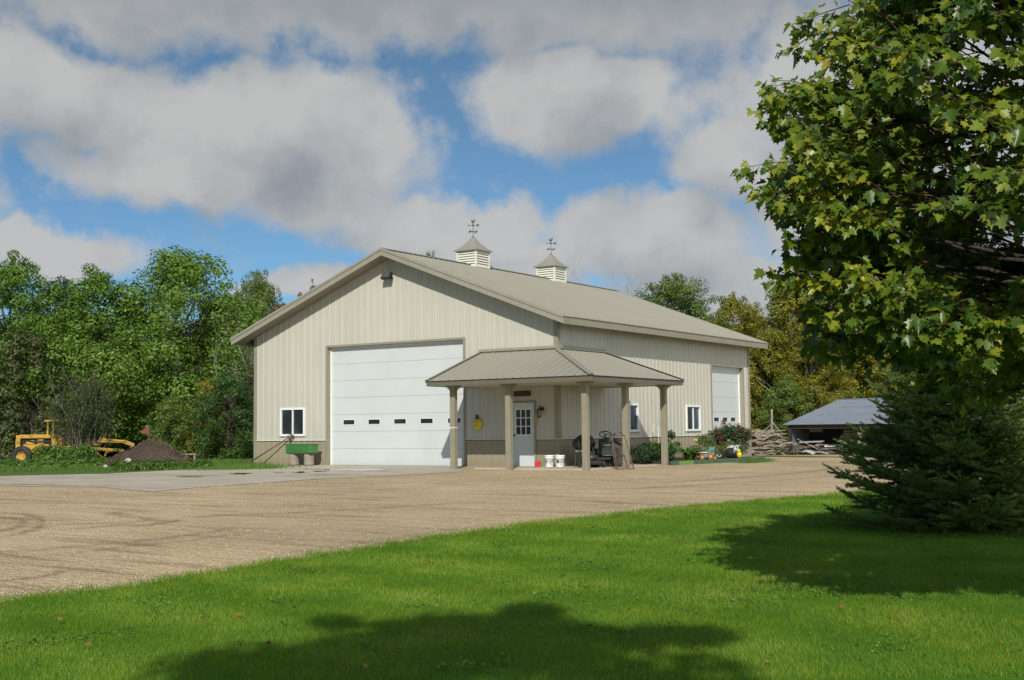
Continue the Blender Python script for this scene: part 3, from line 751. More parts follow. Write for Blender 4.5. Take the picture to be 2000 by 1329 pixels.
# lantern by the door
la = bpy.data.objects.new('wall_lantern', None); COL.objects.link(la); la.parent = barn; la.location = (-.60, -.02, 1.83); la.scale = (1.25, 1.25, 1.25)
m = MB(); m.lathe([(0, 0), (.055, 0), (.055, .015), (.03, .025), (0, .025)], 12, (0, 0, .05), 'y'); m.tube([(0, -.02, .05), (0, -.08, .12), (0, -.15, .12), (0, -.15, .08)], .011, 8)
m.lathe([(0, .13), (.014, .12), (.02, .10), (.075, .055), (.078, .045), (0, .045)], 4, (0, -.15, -.03), smooth=False)
m.lathe([(0, -.16), (.015, -.15), (.05, -.13), (.052, -.115), (0, -.115)], 4, (0, -.15, -.03), smooth=False)
for a in range(4):
    t = PI/2*a; m.bar((.07*math.cos(t), -.15+.07*math.sin(t), .015), (.048*math.cos(t), -.15+.048*math.sin(t), -.145), .009)
m.build('lantern_cage', M['black'], la)
m = MB(); m.lathe([(.062, .012), (.044, -.143)], 4, (0, -.15, 0), smooth=False)
lg = paint('seeded_glass', (.22, .22, .19), .15, .1, 12); m.build('lantern_glass', lg, la)

# cupolas
def make_cupola():
    cu = bpy.data.objects.new('cupola', None); COL.objects.link(cu); cu.parent = barn
    s = .47; zb = .42; zt = 1.02   # relative to ridge line height HR
    m = MB()
    m.box(-s-.05, -s-.05, -.25, s+.05, s+.05, .06)
    m.add([(-s-.05, -s-.05, .06), (s+.05, -s-.05, .06), (s+.05, s+.05, .06), (-s-.05, s+.05, .06), (-s, -s, .30), (s, -s, .30), (s, s, .30), (-s, s, .30)], [(0, 1, 5, 4), (1, 2, 6, 5), (2, 3, 7, 6), (3, 0, 4, 7), (4, 5, 6, 7)])
    m.build('cupola_base', M['trim'], cu)
    m = MB(); w = .07; z0, z1 = .302, .98
    for i in (-1, 1):
        for j in (-1, 1): m.box(min(i*s, i*(s-w)), min(j*s, j*(s-w)), z0, max(i*s, i*(s-w)), max(j*s, j*(s-w)), z1)
    for j in (-1, 1):
        a, b = sorted((j*s-j*.003, j*(s-.05)))
        m.box(-s+w, a, z0, s-w, b, z0+.05); m.box(-s+w, a, z1-.05, s-w, b, z1)
        m.box(a, -s+w, z0, b, s-w, z0+.05); m.box(a, -s+w, z1-.05, b, s-w, z1)
    m.build('cupola_frame', M['louver'], cu)
    m = MB(); n = 6; zz0, zz1 = z0+.05, z1-.05; h = (zz1-zz0)/n
    for k in range(n):
        zc = zz0+h*k
        for j in (-1, 1):
            for ax in (0, 1):
                q = [(-s+w, j*(s-.006), zc+.012), (s-w, j*(s-.006), zc+.012), (s-w, j*(s-.055), zc+h*.98), (-s+w, j*(s-.055), zc+h*.98)]
                q += [(-s+w, j*(s-.006), zc), (s-w, j*(s-.006), zc), (s-w, j*(s-.06), zc+h*.86), (-s+w, j*(s-.06), zc+h*.86)]
                if ax: q = [(y, x, z) for x, y, z in q]
                m.add(q, [(0, 1, 2, 3), (7, 6, 5, 4), (0, 4, 5, 1), (2, 6, 7, 3)])
    m.build('louver', M['louver'], cu)
    m = MB(); m.box(-s+.075, -s+.075, .1, s-.075, s-.075, z1); m.build('cupola_core', M['dark'], cu)
    m = MB(); e = .545; prof = [(e, .955), (e, .985), (.40, 1.09), (.22, 1.28), (.05, 1.52), (0, 1.54)]
    vs = []; 
    for r_, z in prof: vs += [(-r_, -r_, z), (r_, -r_, z), (r_, r_, z), (-r_, r_, z)]
    fs = [(i*4+k, i*4+(k+1) % 4, (i+1)*4+(k+1) % 4, (i+1)*4+k) for i in range(len(prof)-1) for k in range(4)]+[(3, 2, 1, 0)]
    m.add(vs, fs); m.build('cupola_roof', M['roof'], cu)
    # weathervane: rod, arrow, directional arms, rooster
    m = MB(); T = 1.50
    m.lathe([(.05, T-.01), (.045, T+.03), (.018, T+.06), (.012, T+.08)], 10)
    m.tube([(0, 0, T), (0, 0, T+.62)], .010, 6)
    az = RT
    def V(a, z, off=0): return (az.x*a-az.y*off, az.y*a+az.x*off, T+z)
    m.tube([V(-.19, .50), V(.19, .50)], .009, 6)
    def plate(pts, th=.008):
        a = [V(x, z, -th) for x, z in pts]; b = [V(x, z, th) for x, z in pts]; n = len(pts)
        m.add(a+b, [tuple(range(n)), tuple(reversed(range(n, 2*n)))]+[(i, (i+1) % n, n+(i+1) % n, n+i) for i in range(n)])
    plate([(-.215, .50), (-.15, .53), (-.16, .50), (-.15, .47)])
    plate([(.13, .50), (.155, .545), (.235, .545), (.215, .50), (.235, .455), (.155, .455)])
    m.blob(V(0, .50), .035, .035, .035, 1, 0)
    plate([(-.05, .60), (-.075, .645), (-.055, .70), (-.045, .735), (-.02, .72), (-.01, .665), (.02, .66), (.045, .73), (.085, .735), (.075, .66), (.04, .60), (.015, .575), (.015, .53), (-.015, .53), (-.015, .575)])
    wv = m.build('weathervane', M['black'], cu)
    m = MB()
    for d in ((1, 0), (0, 1), (-1, 0), (0, -1)):
        m.tube([(0, 0, T+.25), (d[0]*.16, d[1]*.16, T+.25)], .007, 6)
        m.obox((d[0]*.18, d[1]*.18, T+.25), .045 if d[0] == 0 else .012, .045 if d[1] == 0 else .012, .065)
    m.blob((0, 0, T+.25), .028, .028, .028, 1, 0); m.build('compass_arm', M['black'], cu)
    return cu
cu = make_cupola(); cu.location = (-Wd/2, 4.92, HR-.28); cu.rotation_euler = (0, 0, 0)
c2 = copy_tree(cu, barn); c2.location = (-Wd/2, 10.65, HR-.30)

# porch: L-shaped pent roof round the corner, posts, slab
PC, PE, PZ, PT = 2.96, 3.05, 2.775, 3.80
pr = MB()
def pent(mb, along, out_, e0):
    """slope from wall (PT) to eave (PZ); along(s, o, z) gives the point; s from -PE to corner"""
    br = [-PE]; k = math.floor(-PE/RIB)
    while k*RIB < PC:
        for (a, h) in PROF:
            q = k*RIB+a
            if -PE < q < PC: br.append(q)
        k += 1
    br.append(PC); sl = (PT-PZ)/PC
    for a, b in zip(br[:-1], br[1:]):
        def top(s): return max(0, s)                       # hip line: o starts at s when s>0
        def pt(s, o): 
            h = rib_off(s); return along(s, o, PT-sl*o+.012+h)
        oa, ob = top(a), top(b)
        if ob >= PC-1e-6: mb.add([pt(a, oa), pt(a, PC+.03), pt(b, PC)], [(0, 1, 2)])
        else: mb.add([pt(a, oa), pt(a, PC+.03), pt(b, PC+.03), pt(b, ob)], [(0, 1, 2, 3)])
A1 = lambda s, o, z: (s, -o, z)
A2 = lambda s, o, z: (o, -s, z)
pent(pr, A1, 0, 0); pent(pr, A2, 0, 0)
proof = pr.build('porch_roof', M['roof'], barn)
m = MB(); sl = (PT-PZ)/PC; th = .10
# solid deck under the sheet
def dk(p): return (p[0], p[1], p[2]-.002)
for A in (A1, A2):
    o1 = PC-.01
    top = [A(-PE+.01, 0.001, PT), A(-PE+.01, o1, PT-sl*o1), A(o1, o1, PT-sl*o1), A(0, 0.001, PT)]
    bot = [(x, y, z-.03) for x, y, z in top]
    m.add([dk(p) for p in top]+bot, [(0, 1, 2, 3), (7, 6, 5, 4), (0, 4, 5, 1), (1, 5, 6, 2), (3, 2, 6, 7)])
m.build('porch_deck', M['dark'], proof)
# eave fascia and gable-end closure boards
m = MB(); zb = PZ-.155; o1 = PC-.012
m.box(-PE, -o1, zb, o1, -o1+.03, PZ-.018); m.box(o1-.03, -o1+.031, zb, o1, PE, PZ-.02)
for A in (A1, A2):
    q = [A(-PE, 0.04, zb), A(-PE, o1-.031, zb), A(-PE, o1-.031, PZ-.018), A(-PE, 0.04, PT-.02)]
    d = -.025
    q2 = [A(-PE+.025, 0.04, zb), A(-PE+.025, o1-.031, zb), A(-PE+.025, o1-.031, PZ-.018), A(-PE+.025, 0.04, PT-.02)]
    m.add(q+q2, [(0, 1, 2, 3), (7, 6, 5, 4), (0, 4, 5, 1), (1, 5, 6, 2), (2, 6, 7, 3), (0, 3, 7, 4)])
m.build('porch_fascia', M['fasciadk'], proof)
m = MB(); m.box(-PE+.026, -o1+.031, zb+.02, o1-.031, -.036, zb+.035); m.box(.036, -.0355, zb+.02, o1-.031, PE-.026, zb+.035); m.build('porch_ceiling', M['wall'], proof)
# top flashing against the walls, hip cap, dark closures
m = MB()
m.box(-PE-.02, -.09, PT+.03, .03, -.034, PT+.055); m.box(.034, -.09, PT+.029, .09, PE+.02, PT+.054)
m.box(-PE-.02, -.05, PT+.055, .03, -.034, PT+.12); m.box(.034, -.05, PT+.054, .05, PE+.02, PT+.12)
def hipcap(mb, w, zoff):
    a = Vector((.02, -.02, PT+.05+zoff)); b = Vector((PC+.03, -PC-.03, PZ+.045+zoff))
    mb.add([a, b, b+Vector((-w, 0, -w*sl*.0-.012)), a+Vector((-w, 0, -.012)), b+Vector((0, w, -.012)), a+Vector((0, w, -.012))], [(0, 1, 2, 3), (1, 0, 5, 4)])
hipcap(m, .13, .0)
for A in (A1, A2):
    q = [A(-PE-.02, 0.04, PT+.045), A(-PE-.02, PC+.03, PZ+.045), A(-PE+.10, PC+.03, PZ+.05), A(-PE+.10, 0.04, PT+.05)]
    m.add(q, [(0, 1, 2, 3)]); q2 = [A(-PE-.02, 0.04, PT-.06), A(-PE-.02, PC+.03, PZ-.06)]; m.add([q[0], q[1], q2[1], q2[0]], [(0, 1, 2, 3)])
m.build('porch_flashing', M['roof'], proof)
m = MB(); m.box(-PE+.02, -.115, PT-.06, .1, -.088, PT-.04+.012); m.box(.088, -.1, PT-.06, .115, PE-.02, PT-.04+.012)
m.bar((.12, -.25, PT-sl*.185), (PC-.1, -PC-.03, PZ+.022), .02, .03)
m.build('porch_closure', M['dark'], proof)
for i, (x, y) in enumerate(((-2.4, -2.4), (-.30, -2.4), (2.4, -2.4), (2.4, .07), (2.4, 2.70))):
    pz0 = -.1; zt = zb+.02
    m = MB(); m.box(x-.088, y-.088, pz0, x+.088, y+.088, zt-.10)
    p = m.build('porch_post', M['post'], barn, .008)
    m = MB(); m.box(x-.19, y-.19, zt-.055, x+.19, y+.19, zt-.002); m.box(x-.14, y-.14, zt-.10, x+.14, y+.14, zt-.056); m.box(x-.105, y-.105, zt-.15, x+.105, y+.105, zt-.101)
    m.build('post_capital', M['trim'], p)
    if i == 0:
        m = MB(); m.box(x-.091, y-.091, 1.30, x+.091, y+.091, 1.335); m.build('rope_band', M['louver'], p)
m = MB(); m.box(-1.9, -2.05, -.1, 2.2, -.04, .045); m.box(.04, -.035, -.1, 2.2, 3.2, .045); sl_ = m.build('porch_slab', M['concrete'], barn, .01)
m = MB(); m.box(-1.9, -.039, -.1, .035, -.0, .043); m.build('porch_slab', M['concrete'], barn)
#@@OBJECTS@@
# ================================================================== vegetation
def rng_dirs(rg, n):
    d = rg.normal(size=(n, 3)); return d/np.linalg.norm(d, axis=1)[:, None]
def leaf_quads(rg, C, rad, n, size, upb=.35, aspect=.62, shell=.32, flat=1.0):
    """n kite-shaped leaves spread through the clumps C (k,3) of radius rad (k,)"""
    w = rad**2; w = w/w.sum(); ci = rg.choice(len(C), n, p=w)
    d = rng_dirs(rg, n); r = rg.random(n)**shell
    P = C[ci] + d*(rad[ci]*r)[:, None]*np.array([1, 1, flat])
    nrm = d*1.15 + rng_dirs(rg, n)*.55 + np.array([0, 0, upb]); nrm /= np.linalg.norm(nrm, axis=1)[:, None]
    a = np.cross(nrm, rng_dirs(rg, n)); a /= np.linalg.norm(a, axis=1)[:, None]; b = np.cross(nrm, a)
    s = size*(.65+.7*rg.random(n))[:, None]
    return np.stack([P-a*s*.5, P-b*s*aspect*.5+a*s*.05, P+a*s*.5, P+b*s*aspect*.5+a*s*.05], axis=1)
def limb(mb, a, b, r0, r1, rn, bend=.12, n=5, seg=6):
    a = Vector(a); b = Vector(b); l = (b-a).length; o = Vector((rn.uniform(-1, 1), rn.uniform(-1, 1), rn.uniform(-.2, .8)))*l*bend
    pts = [a.lerp(b, t/n)+o*math.sin(PI*t/n)+Vector((rn.uniform(-1, 1), rn.uniform(-1, 1), rn.uniform(-1, 1)))*l*.018*(0 < t < n) for t in range(n+1)]
    mb.tube(pts, [r0+(r1-r0)*t/n for t in range(n+1)], seg, True); return pts
def make_tree(name, seed, h, w, mat, bark, nleaf, leaf, lo=.12, prof=.9, nclump=70, top=.9, asym=.25, crad=(.12, .21), upb=.35, gap=.0, label='', cat='tree', group=None, depth=.85):
    """tapering trunk, limbs reaching to leaf clumps, ragged outline"""
    rg = np.random.default_rng(seed); rn = random.Random(seed)
    root = empty(name, (0, 0, 0)); tag(root, label, cat, group)
    C = []; Rr = []
    for i in range(nclump):
        t = lo + (1-lo)*(i+.5)/nclump; u = (t-lo)/(1-lo)
        rad = (math.sin(PI*min(1, u**prof*.93+.07)))**.65*w/2
        a = i*2.39996+rn.uniform(-.5, .5)
        k = rn.uniform(.45, 1.0)*(1+asym*math.sin(a*2+seed))
        C.append((rad*k*math.cos(a), rad*k*math.sin(a)*depth, t*h*.97+rn.uniform(-.03, .03)*h)); Rr.append(w*rn.uniform(*crad)*(1-.35*u))
    for i in range(int(nclump*.5)):       # small outlying sprays make the outline ragged
        u = rn.random()**.8; t = lo+(1-lo)*u; rad = (math.sin(PI*min(1, u**prof*.93+.07)))**.65*w/2*rn.uniform(.95, 1.2); a = rn.uniform(0, 2*PI)
        C.append((rad*math.cos(a), rad*math.sin(a)*depth, min(t*h*rn.uniform(1, 1.05), h*1.03))); Rr.append(w*rn.uniform(.03, .07))
    C = np.array(C); Rr = np.array(Rr)
    Q = leaf_quads(rg, C, Rr, nleaf, leaf, upb, flat=.78)
    np_mesh('crown', Q, 4, mat, root)
    mb = MB(); tr = .018*h+.05; th = h*.62
    tp = [Vector((rn.uniform(-.02, .02)*h*(k > 0), rn.uniform(-.02, .02)*h*(k > 0), -.3+(th+.3)*k/6)) for k in range(7)]
    mb.tube(tp, [tr*(1.25 if k == 0 else 1-.12*k) for k in range(7)], 9)
    order = list(range(nclump)); rn.shuffle(order)
    for i in order[:26]:
        c = Vector(C[i]); z0 = max(lo*h*.8, min(th*.97, c.z-(.25*Vector((c.x, c.y)).length+.08*h))); f = max(0, min(.999, (z0+.3)/(th+.3)))*6
        p = tp[int(f)].lerp(tp[min(6, int(f)+1)], f-int(f)); limb(mb, p, c, tr*.32, tr*.06, rn)
    mb.build('trunk', bark, root)
    return root
def scatter_copy(root, loc, s=1.0, rz=0, sz=None, label=None, group=None):
    c = copy_tree(root); c.location = loc; c.rotation_euler = (0, 0, rz); c.scale = (s, s, sz or s)
    if label: c['label'] = label
    if group: c['group'] = group
    return c

M['lf_green'] = leafmat('leaves_fresh_green', [(.08, (.05, .11, .012)), (.42, (.095, .18, .018)), (.72, (.15, .24, .035)), (.95, (.27, .33, .09))], .24)
M['lf_mid'] = leafmat('leaves_mid_green', [(.08, (.035, .075, .010)), (.5, (.09, .15, .022)), (.9, (.19, .25, .06))], .24)
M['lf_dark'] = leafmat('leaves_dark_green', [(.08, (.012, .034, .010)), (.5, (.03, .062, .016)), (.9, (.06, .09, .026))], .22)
M['lf_olive'] = leafmat('leaves_olive_yellow', [(.05, (.05, .07, .010)), (.36, (.15, .165, .018)), (.62, (.26, .235, .025)), (.9, (.42, .30, .04))], .30)
M['lf_brown'] = leafmat('leaves_turning_brown', [(.05, (.06, .05, .015)), (.4, (.13, .10, .025)), (.7, (.21, .15, .035)), (.95, (.28, .17, .05))], .25)
M['lf_deep'] = leafmat('leaves_deep_green', [(.08, (.018, .05, .010)), (.5, (.05, .105, .018)), (.9, (.11, .18, .035))], .2)
M['lf_drab'] = leafmat('leaves_drab_scrub', [(.05, (.028, .038, .012)), (.5, (.06, .08, .022)), (.95, (.12, .14, .045))], .2)

tA = make_tree('broadleaf_tree', 11, 11.6, 9.6, M['lf_green'], M['bark'], 44000, .165, .15, .85, 74)
tB = make_tree('broadleaf_tree', 23, 10.6, 7.4, M['lf_green'], M['bark'], 32000, .16, .16, .85, 56)
tC = make_tree('broadleaf_tree', 37, 13.5, 9.5, M['lf_mid'], M['bark'], 52000, .165, .12, .9, 72, crad=(.13, .2))
tD = make_tree('broadleaf_tree', 41, 12.0, 8.0, M['lf_olive'], M['bark'], 42000, .165, .10, .9, 66, crad=(.12, .18))
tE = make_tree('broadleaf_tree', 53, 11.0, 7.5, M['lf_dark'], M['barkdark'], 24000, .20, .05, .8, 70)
tF = make_tree('broadleaf_tree', 67, 11.0, 6.8, M['lf_brown'], M['barkpale'], 11000, .20, .2, .9, 60, crad=(.07, .13))
tG = make_tree('bushy_tree', 71, 6.4, 5.0, M['lf_mid'], M['barkdark'], 20000, .14, .02, .7, 60)
tH = make_tree('bushy_tree', 83, 6.5, 6.0, M['lf_drab'], M['barkdark'], 15000, .16, .02, .7, 60, crad=(.08, .15))
tI = make_tree('bushy_tree', 89, 6.0, 5.0, M['lf_olive'], M['barkpale'], 18000, .14, .02, .75, 55)
tJ = make_tree('bushy_tree', 79, 6.4, 5.6, M['lf_deep'], M['barkdark'], 22000, .13, .02, .7, 50, crad=(.12, .2))
KT = {'J': (tJ, 6.4, 5.6), 'A': (tA, 11.6, 9.6), 'B': (tB, 10.6, 7.4), 'C': (tC, 13.5, 9.5), 'D': (tD, 12.0, 8.0), 'E': (tE, 11.0, 7.5), 'F': (tF, 11.0, 6.8), 'G': (tG, 6.4, 5.0), 'H': (tH, 6.5, 6.0), 'I': (tI, 6.0, 5.0)}
used = set()
def plant(kind, px, dep, top, wpx, rz, label, group=None, dz=0):
    root, h0, w0 = KT[kind]
    g = ground_px(px, dep); zt = at_depth(px, top, dep).z
    h = zt-g.z; w = wpx/FPX*dep
    if kind in used: o = copy_tree(root)
    else: o = root; used.add(kind)
    o.location = (g.x, g.y, g.z-.05+dz); o.rotation_euler = (0, 0, rz); o.scale = (w/w0, w/w0, h/(h0*1.02))
    o['label'] = label; o['category'] = 'bush' if kind in 'GHIJ' else 'tree'
    if group: o['group'] = group
    elif 'group' in o: del o['group']
    return o
# the left edge of the wood, front row
plant('A', 345, 78, 490, 400, .4, 'tallest bright green leafy tree left of the barn, its trunk behind the dirt pile')
plant('B', 185, 76, 528, 290, 1.7, 'round bright green tree above the yellow grader')
plant('B', 20, 79, 503, 260, 3.3, 'green tree cut off by the left edge of the photo')
plant('A', 440, 84, 575, 260, 2.2, 'fresh green tree between the tallest left tree and the barn wall')
plant('C', 505, 92, 528, 150, .9, 'mid green tree showing above the left slope of the barn roof')
plant('F', 548, 86, 585, 120, .2, 'thin brownish tree beside the left eave of the barn')
plant('F', 612, 95, 549, 90, 1.2, 'small rust-brown treetop peeping over the left roof slope')
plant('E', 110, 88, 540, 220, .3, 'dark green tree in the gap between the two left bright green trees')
plant('H', 45, 73.5, 640, 240, .0, 'dark drab bushy tree at the far left, behind the grader hood')
plant('H', 0, 75, 760, 160, 2.0, 'low dark scrub at the left edge below the drab tree')
plant('J', 447, 57, 725, 180, .0, 'dark green bush standing against the left end of the barn')
plant('H', 498, 64, 700, 120, 1.0, 'twiggy grey-green scrub behind the bush at the barn corner')
plant('G', 335, 70, 770, 130, 2.7, 'low green bush under the tallest left tree')
plant('I', 410, 70, 740, 110, 1.3, 'small yellow-green bush between pile and barn corner bush')
# behind the barn
plant('C', 842, 84, 492, 80, .5, 'treetop just visible over the ridge left of the front cupola')
plant('B', 962, 88, 520, 70, 1.5, 'leafy twig tops showing right of the front cupola')
plant('C', 1322, 98, 536, 250, 2.9, 'large rounded green tree above the middle of the right roof slope')
plant('D', 1440, 100, 570, 170, .3, 'yellowing tree between the round green tree and the roof end')
plant('D', 1545, 96, 550, 230, 1.9, 'golden olive tree above the right end of the barn roof')
plant('C', 1580, 104, 522, 190, .1, 'dark green treetop rising behind the golden olive tree')
plant('D', 1655, 100, 575, 260, 3.9, 'yellow-green tree above the grey shed')
plant('C', 1790, 104, 520, 260, 1.1, 'tall green tree behind the maple branches')
plant('D', 1900, 100, 560, 240, 5.1, 'olive tree mostly hidden by the maple and spruce')
plant('E', 2040, 94, 540, 280, 2.1, 'dark tree at the right edge behind the maple')
plant('I', 1512, 94, 640, 130, .2, 'yellow bushy tree touching the right end of the barn')
plant('D', 1585, 93, 640, 190, 3.0, 'second tier yellow-green tree right of the barn corner')
plant('G', 1540, 90, 735, 110, 1.0, 'bright low green bush between woodpile and trees', dz=0)
plant('I', 1700, 101, 640, 160, 4.4, 'yellow-green bushy tree behind the shed roof')
plant('G', 1640, 99, 715, 130, 2.2, 'dark green bush rising just behind the shed roof')
plant('I', 1770, 101, 690, 150, .7, 'pale yellow-green bush behind the right of the shed')
plant('E', 1485, 96, 650, 110, .9, 'dark tree seen past the barn back corner')
plant('G', 1850, 97, 700, 200, 5.2, 'mid green bush behind the spruce')
plant('G', 1990, 97, 700, 200, 3.2, 'mid green bush right of the spruce top')
# second and third rows close the wood
GW = 'woodland trees in the shaded rows behind'
k = 0
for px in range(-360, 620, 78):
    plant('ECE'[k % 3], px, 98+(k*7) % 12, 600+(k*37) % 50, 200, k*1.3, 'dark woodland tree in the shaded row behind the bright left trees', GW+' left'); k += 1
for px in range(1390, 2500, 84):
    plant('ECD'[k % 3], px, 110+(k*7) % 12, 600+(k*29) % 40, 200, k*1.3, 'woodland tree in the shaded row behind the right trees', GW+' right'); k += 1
for px in range(-330, 560, 72):
    plant('GHG'[k % 3], px, 90+(k*5) % 8, 745+(k*31) % 40, 170, k*1.7, 'dark undergrowth bush on the floor of the left wood', 'undergrowth bushes in the left wood'); k += 1
for px in range(1440, 2400, 80):
    plant('GHG'[k % 3], px, 101+(k*5) % 8, 755+(k*31) % 40, 170, k*1.7, 'dark undergrowth bush on the floor of the right wood', 'undergrowth bushes in the right wood'); k += 1

# bare-branched growth
def make_twiggy(name, seed, h, w, nst, mat, leafm=None, nleaf=0, leaf=.1, lv=3, label='', cat='shrub'):
    rn = random.Random(seed); rg = np.random.default_rng(seed); root = empty(name); tag(root, label, cat); mb = MB(); tips = []
    def grow(p, d, l, r, lvl):
        q = p; pts = [p]
        for i in range(3):
            d = (d+Vector((rn.uniform(-.2, .2), rn.uniform(-.2, .2), rn.uniform(-.05, .2)))).normalized(); q = q+d*l/3; pts.append(q)
        mb.tube(pts, [r, r*.85, r*.7, r*.5], 4, False); tips.extend(pts[1:])
        if lvl > 0:
            for _ in range(3 if lvl > 1 else 4):
                a = rn.choice(pts[1:]); grow(a, (d+Vector((rn.uniform(-.8, .8), rn.uniform(-.8, .8), rn.uniform(-.2, .6)))).normalized(), l*rn.uniform(.5, .7), r*.5, lvl-1)
    for i in range(nst):
        a = rn.uniform(0, 2*PI); t = rn.uniform(.05, 1)*w/2/h
        grow(Vector((rn.uniform(-.1, .1)*w, rn.uniform(-.1, .1)*w, -.1)), Vector((math.cos(a)*t*1.4, math.sin(a)*t*1.4, 1)).normalized(), h*rn.uniform(.45, .62), .012*h*.35, lv)
    mb.build('branch', mat, root)
    if nleaf:
        T = np.array([tuple(t) for t in tips]); ok = T[:, 2] > .15*h; T = T[ok]
        np_mesh('foliage', leaf_quads(rg, T, np.full(len(T), .16*h/4), nleaf, leaf, .3), 4, leafm, root)
    return root
g = ground_px(168, 63); tw = make_twiggy('scrub_bush', 4, 4.3, 3.4, 22, M['barkpale'], M['lf_drab'], 17000, .09, 3, 'sparse grey-brown bush growing in front of the yellow grader')
tw.location = g; tw.scale = (.82, .82, 1)
g = ground_px(148, 65); t2 = copy_tree(tw); t2.location = g; t2.scale = (.8, .8, .8); t2.rotation_euler = (0, 0, 2); t2['label'] = 'smaller sparse grey-brown bush beside the grader boom'
bt = make_twiggy('bare_tree', 9, 7.5, 4.5, 9, M['barkpale'], None, 0, .1, 4, 'bare pale-branched tree standing above the barn corner bush', 'tree'); bt.location = ground_px(500, 70)
bt2 = copy_tree(bt); bt2.location = ground_px(1180, 95); bt2.scale = (1.7, 1.7, 1.72); bt2['label'] = 'leafless grey treetop above the middle of the barn roof'
bt3 = copy_tree(bt); bt3.location = ground_px(60, 74); bt3.scale = (.75, .75, .6); bt3.rotation_euler = (0, 0, 2); bt3['label'] = 'pale bare branches in front of the far left scrub'
for i, (px, d, hh) in enumerate(((385, 90, 7), (393, 92, 6), (355, 88, 7), (470, 90, 7), (1610, 100, 9), (1505, 95, 8))):
    rn = random.Random(i); m = MB(); limb(m, (0, 0, -.3), (rn.uniform(-.4, .4), 0, hh), .13, .06, rn, .05, 6, 8); limb(m, (0, 0, hh*.5), (rn.uniform(-1, 1), .4, hh*.8), .06, .02, rn)
    r_ = empty('slim_tree', ground_px(px, d), 0, 'slim pale trunk standing in the shade of the wood', 'tree', 'slim trunks inside the wood'); m.build('trunk', M['barkpale'], r_)

# ---- maple by the camera: real lobed leaves on twigs
M['lf_maple'] = leafmat('maple_leaves', [(.06, (.025, .075, .012)), (.36, (.050, .110, .011)), (.58, (.115, .175, .014)), (.80, (.26, .29, .026)), (.97, (.55, .43, .03))], .36, .38, .9, .7, .5, .5)
LH = [(.22, -.06), (.24, .10), (.49, .13), (.41, .27), (.60, .54), (.35, .47), (.22, .54), (.26, .75), (.10, .76)]
def maple_leaves(rg, P, D, N, S, fold=.22):
    """P base point, D pointing direction, N face normal, S size -> verts, faces"""
    n = len(P); B = np.cross(N, D); loc = [(0, 0)]+[(x, y) for x, y in LH]+[(0, 1)]+[(-x, y) for x, y in reversed(LH)]
    V = np.zeros((n, 20, 3)); curl = rg.uniform(-.75, .1, n); fo = rg.uniform(.0, .55, n)
    for k, (x, y) in enumerate(loc):
        z = abs(x)*fo + curl*y*y*.6
        V[:, k] = P + (B*x + D*y + N*z[:, None])*S[:, None]
    F = np.array([[0, 1, 2, 3, 4, 5, 6, 7, 8, 9, 10], [10, 11, 12, 13, 14, 15, 16, 17, 18, 19, 0]])
    F = (F[None]+np.arange(n)[:, None, None]*20).reshape(-1, 11)
    return V.reshape(-1, 3), F
